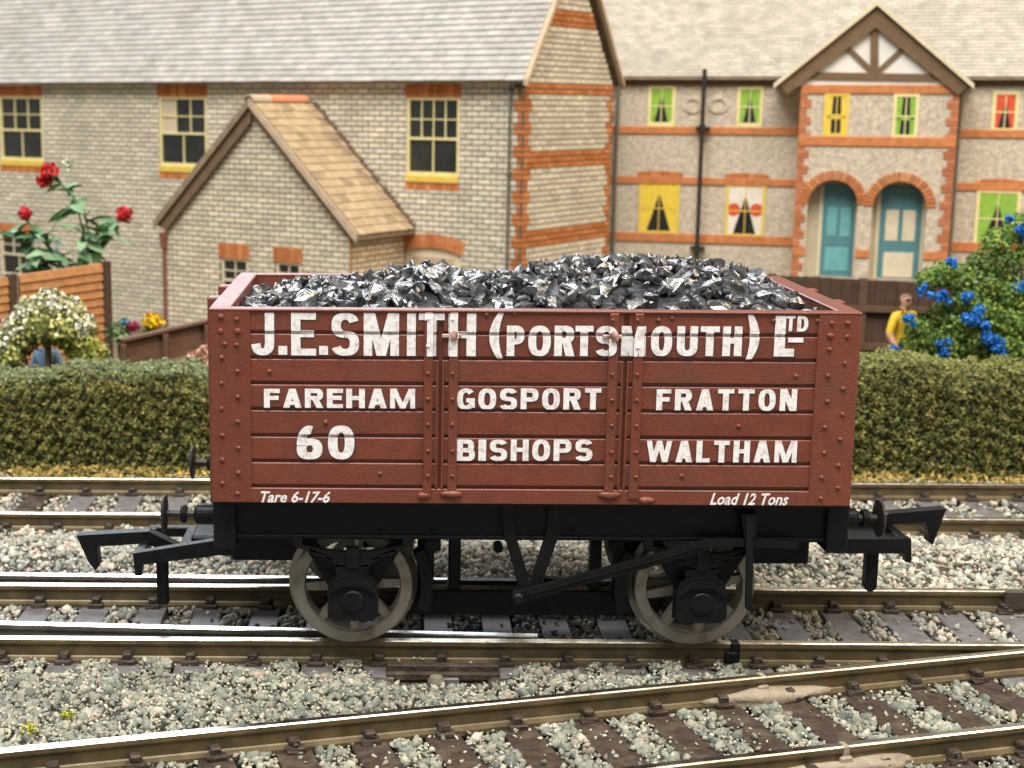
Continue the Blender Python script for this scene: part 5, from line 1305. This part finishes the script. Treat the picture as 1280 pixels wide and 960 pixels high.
for si, st in enumerate(stems):
    pts = [Vector(at(a, c, 158 + (si - 2) * .8)) for a, c in st]; pts = [Vector((pts[0].x, pts[0].y, ZG))] + pts
    b = MB(); b.tube(pts, [.5, .45, .4, .32, .25], 6); put('stem', b, gl[0], red)
    for k in range(24 if si < 4 else 10):
        t = random.uniform(.1, 2.85); i = int(t); p = pts[1 + i].lerp(pts[2 + i], t - i)
        put('leaf', random.choice(lm), None, red, p, rot=(random.uniform(-.3, .9), random.uniform(-.6, .6), random.uniform(0, 6.3)), scale=(.8, .8, .8) if t > 1.8 else (1.1, 1.1, 1.1))
for (px, py, r) in ((62, 213, 1.7), (56, 226, 1.4), (31, 267, 1.2), (155, 268, 1.7)):
    c = at(px, py, 156.5); n = 90; P_, d = shell(c, r, n, .5)
    foliage('flower', [leaves(P_, rng.uniform(1.0, 1.7, n), pick([(.62, .03, .025), (.52, .02, .03), (.68, .07, .06)], n, .15), d, .8)], red, M['petal'])
c = at(86, 205, 157); n = 40; P_, d = shell(c, 1.2, n, .4); foliage('flower', [leaves(P_, rng.uniform(.8, 1.3, n), pick([(.62, .64, .48)], n), d, .8)], red, M['petal'])

# ---- fences
def slat_fence(name, label, p0, p1, ztop0, ztop1, zbot, nboards, matb, posts, rails=(), th=.7, horizontal=True, matp=None, group=None):
    """upright fence from ground point p0 to p1"""
    d = Vector((p1[0] - p0[0], p1[1] - p0[1], 0)); L_ = d.length; d.normalize(); n = Vector((d.y, -d.x, 0))
    t = thing(name, label, 'fence', (p0[0], p0[1], zbot), 0, group)
    def slab(nm, s0, s1, za0, za1, zb0, zb1, o0, o1, m, lap=0.0):
        vs = []
        for o in (o0, o1):
            for s_, z in ((s0, za0), (s1, za1), (s1, zb1), (s0, zb0)): q = Vector((p0[0], p0[1], 0)) + d * s_ + n * (o + (lap if z <= max(za0, za1) and o > o0 else 0)); vs.append((q.x, q.y, z))
        b_ = MB(); b_.add(vs, [(0, 1, 2, 3), (7, 6, 5, 4), (0, 4, 5, 1), (1, 5, 6, 2), (2, 6, 7, 3), (3, 7, 4, 0)]); put(nm, b_.fix(), m, t)
    for k in range(nboards):
        if horizontal:
            f0, f1_ = k / nboards, (k + 1) / nboards; j = random.uniform(-.1, .1)
            slab('board', 0, L_, zbot + (ztop0 - zbot) * f0, zbot + (ztop1 - zbot) * f0, zbot + (ztop0 - zbot) * f1_ - .06, zbot + (ztop1 - zbot) * f1_ - .06 + j, 0, th + random.uniform(-.05, .05), matb, lap=.35)
        else:
            a, c = L_ * k / nboards, L_ * (k + 1) / nboards - .08; za = ztop0 + (ztop1 - ztop0) * k / nboards
            slab('board', a, c, zbot, zbot, za, za + random.uniform(-.15, .15), 0, th * random.uniform(.8, 1.2), matb)
    for s_ in posts: slab('post', s_ * L_ - .8, s_ * L_ + .8, zbot, zbot, ztop0 + (ztop1 - ztop0) * s_ + .3, ztop0 + (ztop1 - ztop0) * s_ + .3, -.4, th + .6, matp or matb)
    for (za, zb_) in rails: slab('rail', 0, L_, za, za, zb_, zb_, th, th + .9, matp or matb)
    return t
a, c = at(22, 343, 128), at(131, 328, 141)
slat_fence('garden_fence', 'orange stained lap fence panel below the red flowers, its right end free', a, c, a[2], c[2], ZG, 19, M['fence_o'], (.99,), (), .6, True, M['fence_b'], 'orange fence panels')
a2, c2 = at(-75, 358, 118), at(14, 344, 127.5)
slat_fence('garden_fence', 'orange stained lap fence panel cut off by the left picture edge', a2, c2, a2[2], c2[2], ZG, 19, M['fence_o'], (.985,), (), .6, True, M['fence_b'], 'orange fence panels')
# tilted brown lap fence beside the wagon
a, c = at(152, 426, 119), at(300, 392, 128)
tl_ = thing('leaning_fence', 'dark brown lap fence tilted on its side between flowers and the wagon', 'fence', (a[0], a[1], ZG))
dv = Vector(c) - Vector(a); Lf = dv.length; dv.normalize(); up = (Vector((0, 0, 1)) - dv * dv.z).normalized(); nn = dv.cross(up)
for k in range(3):
    h0, h1 = -5.2 + k * 1.75, -5.2 + (k + 1) * 1.75 + .1; vs = []
    for o in (.0 + .25 * (2 - k), .6 + .25 * (2 - k)):
        for s_, h in ((0, h0), (Lf, h0), (Lf, h1), (0, h1)): vs.append(Vector(a) + dv * s_ + up * h + nn * o)
    b = MB(); b.add(vs, [(0, 1, 2, 3), (7, 6, 5, 4), (0, 4, 5, 1), (1, 5, 6, 2), (2, 6, 7, 3), (3, 7, 4, 0)]); put('board', b.fix(), M['fence_d'], tl_)
for s_ in (.0, .35, .7, 1.0):
    q = Vector(a) + dv * Lf * s_ + nn * 1.4; b = MB(); b.box(q.x - .5, q.x + .5, q.y - .5, q.y + .5, ZG, q.z - .4, .1); put('post', b, M['fence_d'], tl_)
b = MB(); vs = []
for o in (-.3, 1.6):
    for s_, h in ((-.2, -.02), (Lf, -.02), (Lf, .45), (-.2, .45)): vs.append(Vector(a) + dv * s_ + up * h + nn * o)
b.add(vs, [(0, 1, 2, 3), (7, 6, 5, 4), (0, 4, 5, 1), (1, 5, 6, 2), (2, 6, 7, 3), (3, 7, 4, 0)]); put('capping', b.fix(), M['fence_d'], tl_)
# dark brown fence at the right
a, c = at(930, 342, 150), at(1290, 360, 142)
slat_fence('board_fence', 'dark brown board fence with two rails below the teal doors', a, c, a[2], c[2], ZG, 26, M['fence_b'], (.1, .42, .74), ((at(1100, 387, 149)[2], at(1100, 380, 149)[2]), (at(1100, 434, 149)[2], at(1100, 426, 149)[2])), .6, False, M['fence_r'])

# ---- people
def person(label, foot, h, facing, joints, regions):
    """one skinned body mesh; joints: (name, parent, x, y, z, r) in units of the height, y forward"""
    me = bpy.data.meshes.new('person'); idx = {j[0]: i for i, j in enumerate(joints)}
    me.from_pydata([(j[2] * h, -j[3] * h, j[4] * h) for j in joints], [(idx[j[1]], i) for i, j in enumerate(joints) if j[1]], [])
    o = bpy.data.objects.new('person', me); COL.objects.link(o)
    sk = o.modifiers.new('skin', 'SKIN'); o.modifiers.new('sub', 'SUBSURF').levels = 2
    for i, j in enumerate(joints):
        sv = me.skin_vertices[0].data[i]; rr = j[5] if isinstance(j[5], tuple) else (j[5], j[5]); sv.radius = (rr[0] * h, rr[1] * h); sv.use_root = (i == 0)
    dg = bpy.context.evaluated_depsgraph_get(); dg.update()
    m2 = bpy.data.meshes.new_from_object(o.evaluated_get(dg)); bpy.data.objects.remove(o)
    for i, m_ in enumerate(regions[0]): m2.materials.append(m_)
    for f in m2.polygons: f.material_index = regions[1](f.center / h); f.use_smooth = True
    r = put('person', m2, None, None, foot, rot=(0, 0, facing), label=label, cat='person', group='painted figures in the gardens'); return r
STAND = [('pelvis', None, 0, 0, .52, (.085, .06)), ('waist', 'pelvis', 0, 0, .60, (.075, .055)), ('chest', 'waist', 0, .01, .72, (.095, .06)), ('neck0', 'chest', 0, 0, .81, (.05, .04)), ('neck', 'neck0', 0, .005, .85, .032),
         ('jaw', 'neck', 0, .02, .885, (.042, .048)), ('head', 'jaw', 0, .01, .93, (.050, .058)), ('crown', 'head', 0, 0, .975, (.040, .046)),
         ('sl', 'chest', .10, 0, .79, .045), ('el', 'sl', .155, .02, .64, .034), ('wl', 'el', .12, .14, .60, .024), ('hl', 'wl', .10, .18, .60, .020),
         ('sr', 'chest', -.10, 0, .79, .045), ('er', 'sr', -.155, .0, .64, .034), ('wr', 'er', -.14, .08, .53, .024), ('hr', 'wr', -.13, .11, .50, .020),
         ('tl', 'pelvis', .055, 0, .46, .062), ('kl', 'tl', .06, .02, .27, .045), ('al', 'kl', .06, 0, .05, .03), ('fl', 'al', .065, .07, .018, .022),
         ('tr', 'pelvis', -.055, 0, .46, .062), ('kr', 'tr', -.06, .02, .27, .045), ('ar', 'kr', -.06, 0, .05, .03), ('fr', 'ar', -.065, .07, .018, .022)]
def dress(c):
    # 0 skin, 1 hair, 2 shirt, 3 trousers
    if c.z > .948 or (c.z > .88 and c.y > .008): return 1
    if c.z > .835: return 0
    if c.z < .53 and abs(c.x) < .13: return 3
    if (abs(c.x) > .085 and c.z < .66) or c.y < -.09: return 0
    return 2
HT = 22.5
pf = at(1132, 363, 126); 
p1_ = person('person in a bright yellow top standing left of the blue flowering bush', (pf[0], pf[1], pf[2] - HT), HT, math.radians(28), STAND, ([M['skin'], M['hair'], M['shirt_y'], M['trouser']], dress))
b = MB(); b.box(-.034 * HT, .034 * HT, -.060 * HT, -.040 * HT, .918 * HT, .936 * HT)
hd = Vector(p1_.location)
gl_ = put('sunglasses', b, M['trouser'], p1_, ABS[p1_.name])
b = MB(); b.tube([(.02 * HT, -.062 * HT, .80 * HT), (.045 * HT, -.08 * HT, .70 * HT), (.05 * HT, -.07 * HT, .6 * HT)], .35, 6); put('strap', b, M['soffit'], p1_, ABS[p1_.name])
pf = at(58, 412, 122)
person('person in light blue clothes mostly hidden behind the white blossoming shrub', (pf[0], pf[1], ZG), pf[2] - ZG, math.radians(-20), STAND, ([M['skin'], M['hair'], M['shirt_b'], M['navy']], dress))
